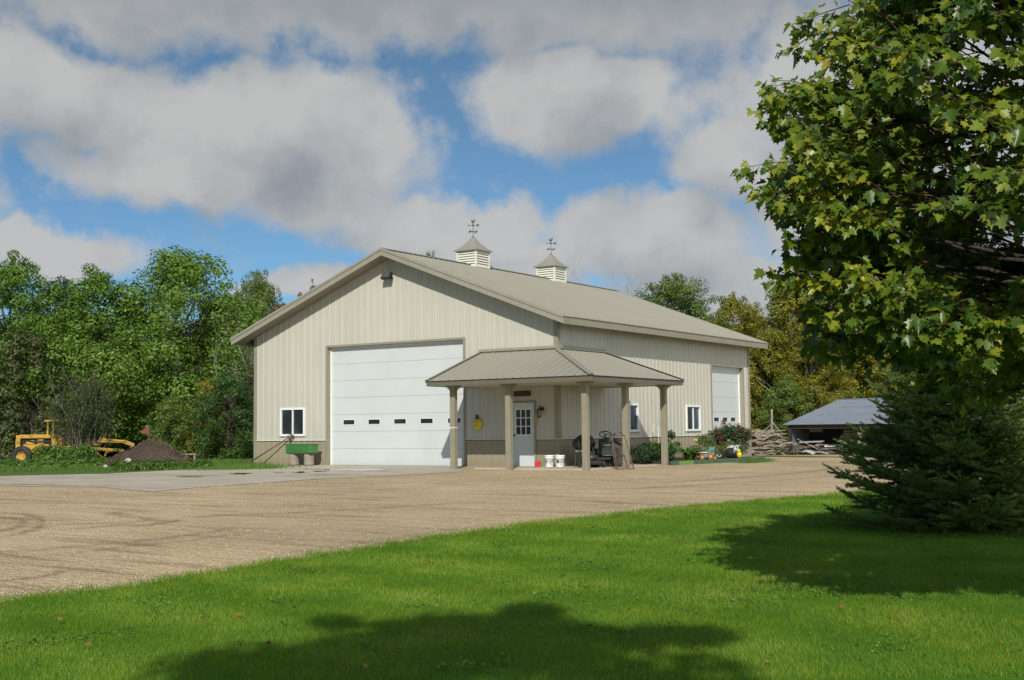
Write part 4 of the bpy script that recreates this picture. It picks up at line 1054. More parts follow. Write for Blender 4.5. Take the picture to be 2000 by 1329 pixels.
def make_maple():
    rn = random.Random(8); rg = np.random.default_rng(8)
    base = ld(4.45, 9.3); base.z = gz(base.x, base.y)
    root = empty('maple_tree', base, 0, 'big maple close to the camera, lobed green leaves filling the upper right', 'tree')
    def L2(lat, dep, z): p = ld(lat, dep, z); return p-base
    mb = MB(); trunk = [L2(4.45, 9.3, base.z-.3), L2(4.46, 9.3, .6), L2(4.42, 9.32, 1.4), L2(4.5, 9.25, 2.6), L2(4.42, 9.3, 4.2), L2(4.5, 9.3, 5.6)]
    mb.tube(trunk, [.17, .14, .13, .11, .08, .03], 12)
    tips = [((1478, 258), 8.7), ((1500, 300), 8.9), ((1548, 178), 8.8), ((1500, 365), 8.8), ((1522, 430), 8.7), ((1532, 500), 8.9), ((1640, 25), 8.9), ((1635, 110), 8.6), ((1600, 590), 8.6), ((1640, 640), 8.4), ((1570, 330), 8.2),
            ((1800, 700), 8.0), ((1730, 670), 8.3), ((1900, 660), 7.9), ((1590, 250), 9.2), ((1580, 420), 8.3), ((1600, 520), 9.0), ((1560, 90+90), 9.1), ((1700, 20), 8.4), ((1960, 700), 8.2), ((1560, 560), 9.0), ((1545, 300), 9.1), ((1690, 600), 8.1)]
    twigs = []       # (start, end)
    def along(a, b, k, spread):
        a = Vector(a); b = Vector(b)
        for i in range(k):
            t = rn.uniform(.35, 1); p = a.lerp(b, t); d = ((b-a).normalized()+Vector((rn.uniform(-1, 1), rn.uniform(-1, 1), rn.uniform(-.5, .9)))*spread).normalized()
            twigs.append((p, p+d*rn.uniform(.25, .5)))
    for (q, d) in tips:
        e = at_depth(q[0], q[1], d)-base; e = e-(e-trunk[3]).normalized()*.30; s = trunk[2].lerp(trunk[4], rn.random()); s.z = max(1.2, min(e.z-.3, 4.6))
        pts = limb(mb, s, e-(e-s).normalized()*.1, .024, .005, rn, .06, 7, 6); along(pts[3], e, 7, .55); twigs.append((pts[-2], e))
    zc = 3.05-base.z
    def rad(z):
        if z >= zc: return 2.36*max(0, 1-((z-zc)/3.2)**1.7)
        return 2.40*max(0, 1-((zc-z)/1.5)**2)**.5
    for i in range(202):             # boughs: flattened drooping sprays of twigs with gaps between them
        z = zc-1.15+rn.random()**1.05*4.0 if i < 190 else zc-rn.uniform(1.05, 1.42); a = rn.uniform(0, 2*PI); rr = rad(z); k = rn.random()**.4*.92
        c = Vector((rr*k*math.cos(a), rr*k*math.sin(a), z)); o = Vector((math.cos(a), math.sin(a), 0)); sd = Vector((-o.y, o.x, 0)); sc = rn.uniform(.75, 1.25)
        for q in range(rn.randint(9, 14)):
            u = rn.uniform(-.45, .42)*sc; v = rn.gauss(0, .20)*sc; p = c+o*u+sd*v+Vector((0, 0, rn.gauss(0, .075)-.35*u*u))
            d = (o*.9+sd*(v*1.6+rn.uniform(-.5, .5))+Vector((0, 0, rn.uniform(-.45, .35)))).normalized(); twigs.append((p, p+d*rn.uniform(.22, .42)))
        limb(mb, Vector((0, 0, max(1.3, min(4.6, z-.5)))), c+o*.35*sc, .009, .004, rn, .07, 6, 5)
    for i in range(14):
        z = rn.uniform(1.7, 5.0); a = i*2.4; rr = rad(z)*.85; s = Vector((0, 0, max(1.3, z-.9))); s = s+trunk[3]*0
        limb(mb, s, (rr*math.cos(a), rr*math.sin(a), z), .020, .005, rn, .08, 6, 5)
    tm = MB(); P = []; D = []; N = []; S = []
    for a, b in twigs:
        d = (b-a).normalized(); m_ = a.lerp(b, .5)+Vector((0, 0, .03)); tm.tube([a-d*.12, m_, b], [.006, .0045, .002], 4, False)
        nl = rn.randint(17, 24)
        for k in range(nl):
            t = rn.uniform(.05, 1.05); p = a.lerp(b, t)
            o = Vector((rn.uniform(-1, 1), rn.uniform(-1, 1), rn.uniform(-.6, .5))); o = (o-d*o.dot(d)*.6+d*.35).normalized(); pet = rn.uniform(.04, .10)
            q = p+o*pet; dr = (o+Vector((0, 0, -rn.uniform(.2, 1.1)))).normalized()
            nn = (Vector((0, 0, 1))*.45+SUN*.85+Vector((rn.uniform(-.8, .8), rn.uniform(-.8, .8), rn.uniform(-.5, .5)))); nn = (nn-dr*nn.dot(dr)).normalized()
            P.append(q); D.append(dr); N.append(nn); S.append(rn.uniform(.05, .112))
            if rn.random() < .3: tm.tube([p, q], .0016, 3, False)
    V, F = maple_leaves(rg, np.array([tuple(x) for x in P]), np.array([tuple(x) for x in D]), np.array([tuple(x) for x in N]), np.array(S))
    np_mesh_idx('crown', V, F, M['lf_maple'], root); mb.build('trunk', M['barkdark'], root); tm.build('twig', paint('twig_bark', (.10, .055, .035), .8, .2, 20), root)
make_maple()

# the tree whose shadow falls across the lawn, behind the photographer
sh = make_tree('shade_tree', 97, 11.0, 5.6, M['lf_green'], M['bark'], 34000, .17, .28, .9, 60, crad=(.13, .2), label='leafy tree behind the photographer that shades the near lawn', cat='tree')
p = ld(-1.40, -6.6); sh.location = (p.x, p.y, gz(p.x, p.y))

# ---- spruce
M['needle'] = leafmat('spruce_needles', [(.05, (.070, .125, .036)), (.45, (.145, .23, .062)), (.8, (.25, .36, .09)), (.98, (.40, .48, .12))], .28, .45, 1.2, .6, .4)
def make_spruce(lat, dep, h, w, seed, label):
    rn = random.Random(seed); rg = np.random.default_rng(seed); base = ld(lat, dep); base.z = gz(base.x, base.y)
    root = empty('spruce_tree', base, 0, label, 'tree'); mb = MB(); segs = []
    mb.tube([(0, 0, -.2), (.02, 0, h*.4), (0, .02, h*.75), (0, 0, h)], [.10, .07, .04, .01], 10)
    z = .10; lev = 0
    while z < h-.1:
        t = z/h; Lb = w/2*(1-t)**1.15*(1.0 if t > .10 else .86)
        nb = 15 if t < .5 else 11
        for i in range(nb):
            a = 2*PI*(i+rn.random()*.8)/nb+lev*.7; l = Lb*rn.uniform(.64, 1.18); zj = z+rn.uniform(-.09, .09); d = Vector((math.cos(a), math.sin(a), 0)); rise = -.12+.55*t
            pts = []
            for k in range(7):
                s = k/6; pts.append(Vector((0, 0, zj))+d*l*s+Vector((0, 0, l*(rise*s+.26*s**3-.06*s)))+Vector((rn.uniform(-1, 1), rn.uniform(-1, 1), rn.uniform(-1, 1)))*.015)
            mb.tube(pts, [.014*(1-.8*k/6)+.003 for k in range(7)], 5, False)
            segs.append((pts[4], pts[5], 1)); segs.append((pts[5], pts[6], 1)); segs.append((pts[6], pts[6]+(pts[6]-pts[5]).normalized()*.10, 1))
            segs.append((pts[3], pts[4], 1)); 
            nt_ = int(l/.085)
            for k in range(2, nt_):
                s = k/nt_; 
                if s < .22: continue
                f = s*6; p = pts[int(f)].lerp(pts[min(6, int(f)+1)], f-int(f)); dirb = (pts[min(6, int(f)+1)]-pts[int(f)]).normalized()
                for side in (-1, 1):
                    if rn.random() < .15: continue
                    o = Vector((-d.y, d.x, 0))*side; tl = (.40*l*(1-s)**.6+.09)*rn.uniform(.7, 1.15); tl = min(tl, .34)
                    e = p+(dirb*.75+o*.8+Vector((0, 0, rn.uniform(-.30, .22)))).normalized()*tl
                    segs.append((p, e, 0))
                    if tl > .2:
                        for q in (.4, .7):
                            o2 = (e-p).normalized(); b0 = p.lerp(e, q); s2 = rn.choice((-1, 1)); side2 = Vector((-o2.y, o2.x, 0))*s2
                            segs.append((b0, b0+(o2*.8+side2*.7+Vector((0, 0, rn.uniform(-.1, .15)))).normalized()*tl*.42, 0))
        z += .125+.04*t; lev += 1
    A = np.array([tuple(s[0]) for s in segs]); B = np.array([tuple(s[1]) for s in segs]); Ln = np.linalg.norm(B-A, axis=1)
    per = np.maximum(6, (Ln*520).astype(int)); idx = np.repeat(np.arange(len(segs)), per); n = len(idx)
    tt = rg.random(n)[:, None]; D = (B-A)/Ln[:, None]; d = D[idx]; P = A[idx]*(1-tt)+B[idx]*tt
    o = rng_dirs(rg, n); o -= d*(o*d).sum(1)[:, None]; o /= np.linalg.norm(o, axis=1)[:, None]; o[:, 2] += .15
    nd = o*.8+d*.75; nd /= np.linalg.norm(nd, axis=1)[:, None]; ln = .031*(.85+.5*rg.random(n))[:, None]; wv = np.cross(nd, rng_dirs(rg, n)); wv /= np.linalg.norm(wv, axis=1)[:, None]
    V = np.stack([P-wv*.0042, P+wv*.0042, P+nd*ln], axis=1)
    np_mesh('needles', V, 3, M['needle'], root); mb.build('trunk', M['barkdark'], root)
    print('spruce needles', n)
make_spruce(6.10, 16.8, 4.9, 3.6, 5, 'dark green spruce at the right on the lawn edge before the grey shed')

# ---- lawn grass
M['blade'] = leafmat('grass_blades', [(.04, (.045, .105, .008)), (.32, (.095, .195, .012)), (.56, (.155, .265, .016)), (.80, (.26, .33, .04)), (.97, (.42, .34, .12))], .32, .5, .9, 1.15, .25)
def grass():
    rg = np.random.default_rng(2); out = []
    edge = np.array([(p.x, p.y) for p in LEJ])
    rt = np.array([RT.x, RT.y]); fw = np.array([FW.x, FW.y]); c0 = np.array([CAM.x, CAM.y])
    EL = (edge-c0)@rt; ED = (edge-c0)@fw; o_ = np.argsort(EL); EL, ED = EL[o_], ED[o_]
    for (d0, d1, dens, wd, ht) in ((7.6, 10.5, 5200, .0038, .037), (10.5, 14, 3600, .0046, .037), (14, 19, 2100, .0062, .038), (19, 30, 1100, .009, .040)):
        h0 = d1*.46; n = int(dens*(d1-d0)*2*h0); lat = rg.uniform(-h0, h0, n); dep = rg.uniform(d0, d1, n)
        keep = (np.abs(lat) < dep*.46) & (dep < np.interp(lat, EL, ED)-.02+.06*rg.normal(size=n)); lat, dep = lat[keep], dep[keep]; n = len(lat)
        P = c0+lat[:, None]*rt+dep[:, None]*fw
        z = -0.34*(1-(lambda t: t*t*(3-2*t))(np.clip((dep-2)/30, 0, 1)))+.022
        # mowing direction turns from stripe to stripe: blades lean toward or away
        nrm = np.array([.16, .987]); st = np.sin((P@nrm)/.85*PI+.25*np.sin(P@np.array([.9, -.2])*.15))
        lean = .30*np.tanh(1.6*st)[:, None]*np.array([.987, -.16])
        a = rg.uniform(0, 2*PI, n); patch = np.sin(P[:, 0]*1.9+1.3*np.sin(P[:, 1]*1.1))*np.sin(P[:, 1]*2.3+np.sin(P[:, 0]*.7)); hh = ht*(.55+.75*rg.random(n))*(1+.18*patch)
        dirx = np.stack([np.cos(a), np.sin(a)], 1); l2 = lean+rg.normal(size=(n, 2))*.32
        B0 = np.column_stack([P-dirx*wd/2, z]); B1 = np.column_stack([P+dirx*wd/2, z]); T = np.column_stack([P+l2*hh[:, None], z+hh])
        out.append(np.stack([B0, B1, T], 1))
    V = np.concatenate(out); print('grass', len(V))
    o = np_mesh('lawn_grass', V, 3, M['blade']); tag(o, 'short mown green grass of the lawn in the foreground', 'grass', kind='stuff')
grass()
def lawn_weeds():
    rg = np.random.default_rng(21); P = []
    edge = np.array([((p-CAM).dot(RT), (p-CAM).dot(FW)) for p in LE])
    for _ in range(150):
        dep = rg.uniform(8, 19); lat = rg.uniform(-.45, .45)*dep
        if dep > np.interp(lat, edge[:, 0], edge[:, 1])-.4: continue
        c = ld(lat, dep)
        for k in range(rg.integers(20, 80)):
            q = rg.normal(size=2)*rg.uniform(.06, .22); P.append((c.x+q[0], c.y+q[1], gz(c.x, c.y)+.022+rg.uniform(.022, .045)))
    P = np.array(P); Q = leaf_quads(rg, P, np.full(len(P), .008), len(P), .026, 1.6, .8)
    o = np_mesh('lawn_clover', Q, 4, leafmat('clover_leaf', [(.05, (.05, .12, .016)), (.5, (.10, .20, .025)), (.95, (.18, .28, .05))], .3)); tag(o, 'small patches of clover and broad weeds among the lawn grass', 'weeds', kind='stuff')
lawn_weeds()
def tufts(name, pts, n, h, w, mat, label, spread, cat='weeds', seed=1):
    rg = np.random.default_rng(seed); C = np.array([tuple(p) for p in pts]); ci = rg.integers(0, len(C), n); P = C[ci][:, :2]+rg.normal(size=(n, 2))*spread
    z = np.array([gz(x, y) for x, y in P]); a = rg.uniform(0, 2*PI, n); hh = h*(.4+.9*rg.random(n)); dx = np.stack([np.cos(a), np.sin(a)], 1); l2 = rg.normal(size=(n, 2))*.4
    V = np.stack([np.column_stack([P-dx*w/2, z]), np.column_stack([P+dx*w/2, z]), np.column_stack([P+l2*hh[:, None], z+hh])], 1)
    o = np_mesh(name, V, 3, mat); tag(o, label, cat, kind='stuff'); return o
M['roughgrass'] = leafmat('rough_grass', [(.05, (.04, .10, .015)), (.5, (.09, .19, .025)), (.95, (.20, .27, .06))], .3)
M['drygrass'] = leafmat('dry_grass', [(.05, (.10, .11, .03)), (.5, (.19, .19, .06)), (.95, (.33, .28, .13))], .3)
tufts('rough_grass', [ground_px(px, d) for px in range(-40, 520, 9) for d in (41.5, 42.5, 44, 47, 51, 55, 60, 66) if not (px < 380 and d < 42 )], 60000, .14, .02, M['roughgrass'], 'rough green grass between the concrete and the left wood', .55, 'grass', 3)
tufts('rough_grass', [ground_px(px, d) for px in range(1490, 1980, 12) for d in (79, 84)], 14000, .28, .03, M['drygrass'], 'dry grass in front of the woodpile and shed', .6, 'grass', 4)
tufts('grass_tuft', [Vector((3.4, 7.0+i*.25, 0)) for i in range(8)]+[Vector((4.0, 5.6+i*.5, 0)) for i in range(4)], 2600, .12, .012, M['roughgrass'], 'grass tufts at the end of the green timber edging', .2, 'grass', 5)
tufts('grass_fringe', [p for p in LEJ], 26000, .075, .008, M['blade'], 'ragged grass fringe where the lawn meets the gravel', .12, 'grass', 6)
def weeds(name, pts, n, size, rad, mat, label, seed, flat=.6):
    rg = np.random.default_rng(seed); C = np.array([tuple(p) for p in pts]); Q = leaf_quads(rg, C, rad if hasattr(rad, '__len__') else np.full(len(C), rad), n, size, .6, .8, .5, flat); o = np_mesh(name, Q, 4, mat); tag(o, label, 'weeds', kind='stuff'); return o
rn = random.Random(12)
wp = [ground_px(rn.uniform(80, 178), rn.uniform(56, 64))+Vector((0, 0, rn.uniform(.1, .7))) for _ in range(60)]+[ground_px(rn.uniform(-30, 215), rn.uniform(44, 52))+Vector((0, 0, .02)) for _ in range(50)]
weeds('weed_patch', wp, 15000, .13, .5, M['clover'], 'broad-leaved green weeds growing in front of the yellow grader', 4)
wp = [ground_px(rn.uniform(225, 405), rn.uniform(41.5, 43.2))+Vector((0, 0, rn.uniform(.05, .22))) for _ in range(60)]
weeds('weed_patch', wp, 9000, .085, .26, M['clover'], 'low green weeds along the foot of the dirt pile', 5)
wp = [ground_px(rn.uniform(-20, 120), rn.uniform(43.5, 46))+Vector((0, 0, .12)) for _ in range(40)]
weeds('weed_patch', wp, 6000, .12, .3, M['clover'], 'bright green ground leaves at the far left by the concrete', 6, .4)

# loose stones on the gravel, fallen leaves on the lawn
def stones():
    rg = np.random.default_rng(9); n = 30000; lat = rg.uniform(-11, 11, n); dep = 9.5+rg.random(n)**1.3*24
    edge = np.array([((p-CAM).dot(RT), (p-CAM).dot(FW)) for p in LE]); e = np.interp(lat, edge[:, 0], edge[:, 1])
    near = rg.random(n) < .45; dep = np.where(near, e+np.abs(rg.normal(size=n))*.45, dep); k = (dep > e-.15) & (np.abs(lat) < dep*.45); lat, dep = lat[k], dep[k]; n = len(lat)
    c0 = np.array([CAM.x, CAM.y]); P = c0+lat[:, None]*np.array([RT.x, RT.y])+dep[:, None]*np.array([FW.x, FW.y]); t = np.clip((dep-2)/30, 0, 1); z = -.34*(1-t*t*(3-2*t))+.016
    s = .006+.012*rg.random(n)**2; base = np.array([(1, 0, 0), (0, 1, 0), (-1, 0, 0), (0, -1, 0), (0, 0, .7), (0, 0, -.6)])
    J = 1+.35*rg.normal(size=(n, 6, 1)); V = np.column_stack([P, z])[:, None, :]+base[None]*J*s[:, None, None]
    F = np.array([(0, 1, 4), (1, 2, 4), (2, 3, 4), (3, 0, 4), (1, 0, 5), (2, 1, 5), (3, 2, 5), (0, 3, 5)]); F = (F[None]+np.arange(n)[:, None, None]*6).reshape(-1, 3)
    sm_ = leafmat('loose_stone', [(.05, (.24, .17, .10)), (.5, (.46, .37, .25)), (.97, (.64, .56, .43))], .0, .9, .5, .3, .2)
    o = np_mesh_idx('loose_stones', V.reshape(-1, 3), F, sm_); tag(o, 'loose tan stones scattered over the gravel drive', 'gravel', kind='stuff')
stones()
M['fallen'] = leafmat('fallen_leaf', [(.05, (.15, .07, .025)), (.5, (.24, .12, .035)), (.95, (.38, .26, .08))], .2, .7)
rg = np.random.default_rng(4)
V, F = maple_leaves(rg, np.array([(0, -.045, .0)]), np.array([(0, 1., 0)]), np.array([(0, 0, 1.)]), np.array([.06]))
fl0 = np_mesh_idx('fallen_leaf', V, F, M['fallen'])
rn = random.Random(77); first = True
for i in range(64):
    px = rn.uniform(10, 1990); py = rn.uniform(1110, 1325); q = on_ground(px, py)
    e = np.interp(px, [a for a, b in lawn_edge_px], [b for a, b in lawn_edge_px])
    if py < e+12: continue
    o = fl0 if first else fl0.copy()
    if not first: COL.objects.link(o)
    first = False
    o.location = (q.x, q.y, gz(q.x, q.y)+.062); o.rotation_euler = (rn.uniform(-.6, .6), rn.uniform(-.6, .6), rn.uniform(0, 6)); s = rn.uniform(.45, .95); o.scale = (s, s, s)
    tag(o, 'dry brown fallen leaf lying on the green lawn', 'leaf', 'fallen leaves on the lawn')

# ================================================================== things round the barn
def R2(rz): return Matrix.Rotation(rz, 4, 'Z')
# green tank on two stumps
def stump(x, y, h, r, seed, label):
    rn = random.Random(seed); m = MB(); prof = [(0, 0), (r*1.04, 0), (r, .05), (r*.97, h*.5), (r*.98, h-.01), (r*.95, h), (0, h)]
    m.lathe(prof, 18); o = m.build('log_stump', M['wood']); o.location = (x, y, 0.03); tag(o, label, 'log')
stump(-10.93, -.62, .40, .19, 1, 'left upright log stump carrying the green tank'); stump(-10.20, -.62, .40, .19, 2, 'right upright log stump carrying the green tank')
gt = empty('green_tank', (-10.55, -.62, .435), 0, 'green enamelled tank with a faint oval emblem, resting on two log stumps', 'tank')
m = MB(); m.box(-.62, -.23, 0, .62, .23, .36); m.build('tank_body', M['green'], gt, .07, 4)
m = MB(); m.box(-.64, -.245, .33, .64, .245, .365); m.build('tank_rim', M['green'], gt, .015)
m = MB(); n = 40
for r0, r1 in ((.0, .03),): pass
ring = [(math.cos(2*PI*k/n), math.sin(2*PI*k/n)) for k in range(n)]
m.add([(-.28+.15*c, -.2335, .18+.10*s) for c, s in ring]+[(-.28+.128*c, -.2335, .18+.082*s) for c, s in ring], [(k, (k+1) % n, n+(k+1) % n, n+k) for k in range(n)])
m.add([(-.36, -.2335, .16), (-.22, -.2335, .16), (-.19, -.2335, .20), (-.25, -.2335, .19), (-.3, -.2335, .22), (-.35, -.2335, .2)], [(0, 1, 2, 3, 4, 5)])
m.build('emblem', paint('emblem_green', (.028, .13, .03), .45, .1, 5), gt)
# iron bar leaning behind the tank
ib = empty('iron_bar', (-13.45, -.55, .03), 0, 'long rusty iron bar with hooked head leaning on the wall below the window', 'bar')
hd = Vector((-11.72, -.10, 1.02))-Vector((-13.45, -.55, .03))
m = MB(); m.tube([(0, 0, 0), hd], [.028, .022], 8); m.tube([Vector((0, 0, 0)), hd*.12], .04, 8); m.build('shaft', M['rust'], ib)
m = MB(); pts = []
for k in range(15):
    a = 2*PI*k/16+2.6; pts.append(hd+Vector((.11+.11*math.cos(a), -.02, .05+.08*math.sin(a))))
m.tube(pts, .022, 7); m.tube([hd+Vector((.1, -.02, -.06)), hd+Vector((.2, -.03, .0)), hd+Vector((.26, -.03, .10))], .035, 7); m.tube([hd+Vector((.05, 0, 0)), hd+Vector((.03, .0, -.14)), hd+Vector((.12, 0, -.2))], .018, 6); m.build('hook_head', M['rust'], ib)
# yellow wall ornament
yo = empty('yellow_ornament', (-3.15, -.03, 1.46), 0, 'round yellow ornament with a dark stem, hung on the wall left of the entry door', 'ornament'); yo.scale = (1.2, 1, 1.08)
m = MB(); m.lathe([(0, .07), (.08, .065), (.14, .04), (.165, 0), (.16, -.0)], 24, (0, 0, -.03), 'y')
for i in range(len(m.v)): m.v[i] = (m.v[i][0], -abs(m.v[i][1])*.9, m.v[i][2]*1.15)
m.build('disc', M['yellow'], yo)
m = MB(); m.tube([(0, -.04, .14), (.01, -.05, .20), (-.01, -.05, .25)], [.045, .035, .04], 8)
m.build('stem', M['greendk'], yo)
m = MB(); m.tube([(-.05, -.095, .02), (.0, -.098, .07), (.05, -.095, .02), (.0, -.098, -.03), (-.04, -.095, -.08), (.05, -.09, -.09)], .008, 5); m.build('painted_line', paint('ornament_line', (.25, .19, .02), .6), yo)
# sign plank over the door
sg = empty('door_sign', (-1.36, -.045, 2.40), 0, 'dark brown-red sign plank with worn lettering, above the entry door', 'sign')
m = MB(); m.box(-.33, -.02, -.085, .33, .02, .085); m.build('plank', M['signwood'], sg, .03, 3)
m = MB(); x = -.26; rn = random.Random(3)
while x < .25:
    w = rn.uniform(.025, .045); m.box(x, -.0225, -.035, x+.008, -.0205, .035); m.box(x+.009, -.0225, rn.choice((-.035, 0, .027)), x+w, -.0205, rn.choice((-.035, 0, .027))+.008) if False else None; x += w+.018
m.build('worn_lettering', M['signpale'], sg)
oo = empty('ochre_ornament', (-.83, -.03, 1.55), 0, 'faded ochre cut-out ornament hung below the lantern', 'ornament')
m = MB()
for k, z in enumerate((.16, .06, -.05, -.16)): m.lathe([(0, .012), (.055-.006*k, .010), (.06-.006*k, 0)], 12, (.01*(-1)**k, -.002, z), 'y')
for i in range(len(m.v)): m.v[i] = (m.v[i][0], -abs(m.v[i][1])-.004, m.v[i][2])
m.bar((0, -.01, -.2), (0, -.01, .2), .015); m.build('cutout', M['ochre'], oo)
# buckets
def bucket(x, y, label, kind):
    b = empty('white_bucket', (x, y, .046), .6, label, 'bucket', 'white buckets on the porch slab')
    m = MB(); m.lathe([(0, 0), (.128, 0), (.132, .01), (.145, .27), (.152, .272), (.152, .30), (.147, .302), (.148, .335), (.0, .335)], 28); m.build('body', M['bucket'], b)
    m = MB(); m.lathe([(.155, .318), (.158, .33), (.158, .362), (.150, .372), (.135, .366), (0, .364)], 28); m.lathe([(.158, .33), (.155, .318), (.15, .318)], 28); m.build('lid', M['bucket'], b)
    m = MB(); pts = [(.153*math.cos(a), .153*math.sin(a), .285-.13*math.sin(t)) for t, a in ((PI*k/12, -PI/2-.0+PI*k/12-PI/2) for k in range(13))]; m.tube(pts, .0035, 5, False); m.build('handle', M['steelgrey'], b)
    # printed panel: rows of small marks and a patch, wrapped on the body, facing the camera
    m = MB(); rn = random.Random(kind); fa = math.atan2(-.83, .55)-.6
    def patch(a0, a1, z0, z1, mm):
        n = 5; r = lambda z: .132+.013*z/.27+.0012
        vs = [(r(z)*math.cos(a0+(a1-a0)*k/n), r(z)*math.sin(a0+(a1-a0)*k/n), z) for z in (z0, z1) for k in range(n+1)]; mm.add(vs, [(k, k+1, n+2+k, n+1+k) for k in range(n)])
    for row in range(4):
        for c in range(3): patch(fa+.05+.13*c+rn.uniform(0, .03), fa+.13+.13*c+rn.uniform(0, .03), .20-.04*row, .215-.04*row, m)
    patch(fa+.2, fa+.26, .04, .06, m); m.build('printing', M['insulator'], b)
    m = MB()
    if kind == 2: patch(fa-.75, fa-.25, .13, .22, m)
    else: patch(fa-1.05, fa-.75, .11, .22, m)
    m.build('printed_patch', M['greendk'] if kind == 2 else M['insulator'], b)
bucket(-.02, -.55, 'left white lidded bucket on the porch slab, dark patch on its side', 1); bucket(.34, -.50, 'right white lidded bucket on the porch slab, green patch on its side', 2)
rc = empty('red_can', (-.47, -.55, .046), .4, 'small bright red can on the slab between the entry door and the buckets', 'can')
m = MB(); m.box(-.085, -.07, 0, .085, .07, .17); m.build('body', M['red'], rc, .015); m = MB(); m.tube([(-.04, 0, .165), (-.04, 0, .20)], .022, 10); m.tube([(.06, -.02, .165), (.06, -.02, .185), (-.02, -.02, .19)], .009, 6); m.build('cap', M['red'], rc)
# kettle-shaped covered barbecue
bq = empty('covered_barbecue', (.98, -.05, .046), .55, 'dark barbecue under a slumped black cover, beside the buckets', 'barbecue')
m = MB(); m.blob((0, 0, .72), .36, .30, .30, 3, .10, 12, 20); m.build('hood', M['blackp'], bq)
m = MB(); m.box(-.33, -.26, .40, .33, .26, .52); m.build('firebox', M['black'], bq, .02)
m = MB(); m.box(-.30, -.275, .47, .05, -.262, .53); m.build('control_panel', M['steelgrey'], bq)
for i, (a, b) in enumerate(((-.3, -.22), (.3, -.22), (-.3, .22), (.3, .22))):
    m = MB(); m.bar((a, b, 0), (a, b, .42), .035); m.build('leg', M['black'], bq)
m = MB(); m.tube([(-.32, -.28, .80), (-.30, -.36, .86), (-.1, -.38, .92), (.0, -.30, .96)], .016, 6); m.build('handle', M['black'], bq)
# black walk-behind mower behind the corner post
wm = empty('push_mower', (1.62, -.75, .046), .9, 'black push mower with folded handle behind the corner porch post', 'mower')
m = MB(); m.box(-.27, -.33, .09, .27, .33, .22); m.build('deck', M['black'], wm, .05, 3)
m = MB(); m.lathe([(0, .22), (.17, .22), (.18, .30), (.15, .40), (.06, .43), (0, .43)], 18); m.build('engine', M['blackp'], wm)
for a, b in ((-.27, -.25), (.27, -.25), (-.27, .25), (.27, .25)):
    m = MB(); m.lathe([(0, -.03), (.09, -.03), (.1, -.02), (.1, .02), (.09, .03), (0, .03)], 16, (a*1.12, b, .1), 'x'); m.build('wheel', M['tyre'], wm)
m = MB(); m.tube([(-.22, .25, .2), (-.22, .55, .85), (.22, .55, .85), (.22, .25, .2)], .013, 7); m.build('handle', M['black'], wm)
wr = empty('white_stick', (1.62, -1.35, .046), 0, 'thin white stick with a red end, leaning by the corner porch post', 'stick'); m = MB(); m.tube([(.10, .0, .05), (-.08, .22, .48)], .011, 6); m.build('shaft', M['whitetrim'], wr); m = MB(); m.tube([(.135, -.04, 0.0), (.10, .0, .05)], .013, 6); m.build('tip', M['red'], wr)
# lawn tractor, nose toward the camera
lt = empty('lawn_tractor', (1.52, .35, .046), R(34), 'dark green lawn tractor with black steering wheel and yellow seat, parked nose-out under the porch', 'lawn tractor')
m = MB(); vs = [(-.21, -.75, .34), (.21, -.75, .34), (.25, -.05, .34), (-.25, -.05, .34), (-.17, -.72, .72), (.17, -.72, .72), (.21, -.05, .80), (-.21, -.05, .80)]
m.add(vs, [(3, 2, 1, 0), (4, 5, 6, 7), (0, 1, 5, 4), (1, 2, 6, 5), (2, 3, 7, 6), (3, 0, 4, 7)]); m.build('hood', M['greendk'], lt, .05, 4)
m = MB(); [m.box(-.15, -.757, .42+.045*k, .15, -.744, .44+.045*k) for k in range(6)]; m.build('grille', M['blackp'], lt)
for s in (-1, 1):
    m = MB(); m.lathe([(0, -.0), (.045, 0), (.05, .012), (0, .014)], 14, (s*.13, -.752, .655), 'y'); m.build('headlight', M['blackp'], lt)
m = MB(); m.box(-.22, -.06, .30, .22, .06, .86); m.build('dashboard', M['greendk'], lt, .03)
m = MB(); m.tube([(0, .0, .84), (0, .12, .99)], .018, 8); m.build('steering_column', M['black'], lt)
m = MB(); pts = [Vector((.19*math.cos(a), .0, .19*math.sin(a))) for a in [2*PI*k/24 for k in range(25)]]; Mt = Matrix.Rotation(R(-58), 3, 'X'); pts = [Mt @ p+Vector((0, .12, 1.0)) for p in pts]; m.tube(pts, .015, 7, False)
for a in (0, 2.1, 4.2): m.bar(Vector((0, .12, 1.0)), Mt @ Vector((.18*math.cos(a), 0, .18*math.sin(a)))+Vector((0, .12, 1.0)), .018)
m.build('steering_wheel', M['black'], lt)
m = MB(); m.box(-.34, .1, .28, .34, 1.0, .38); m.build('footplate', M['black'], lt, .02)
for s in (-1, 1):
    m = MB(); m.box(s*.34-.13 if s < 0 else .21, .45, .36, s*.34+.13 if s < 0 else .47, 1.0, .56); m.build('fender', M['greendk'], lt, .06, 3)
m = MB(); m.box(-.20, .5, .50, .20, .85, .58); m.box(-.17, .80, .56, .17, .88, .84); m.build('seat', M['yseat'], lt, .04, 3)
def wheel(parent, x, y, r, w, hubm, name='wheel', hub=.5):
    m = MB(); m.lathe([(r*hub, -w/2), (r*.9, -w/2), (r, -w*.33), (r, w*.33), (r*.9, w/2), (r*hub, w/2), (r*hub, -w/2)], 24, (x, y, r), 'x'); t = m.build(name, M['tyre'], parent)
    m = MB(); m.lathe([(0, -w*.3), (r*hub*.5, -w*.32), (r*hub*1.02, -w*.42), (r*hub*1.02, w*.42), (r*hub*.5, w*.32), (0, w*.3)], 20, (x, y, r), 'x'); m.build('hub', hubm, t); return t
for s in (-1, 1): wheel(lt, s*.36, -.55, .19, .13, M['yseat']); wheel(lt, s*.36, .72, .27, .22, M['yseat'])
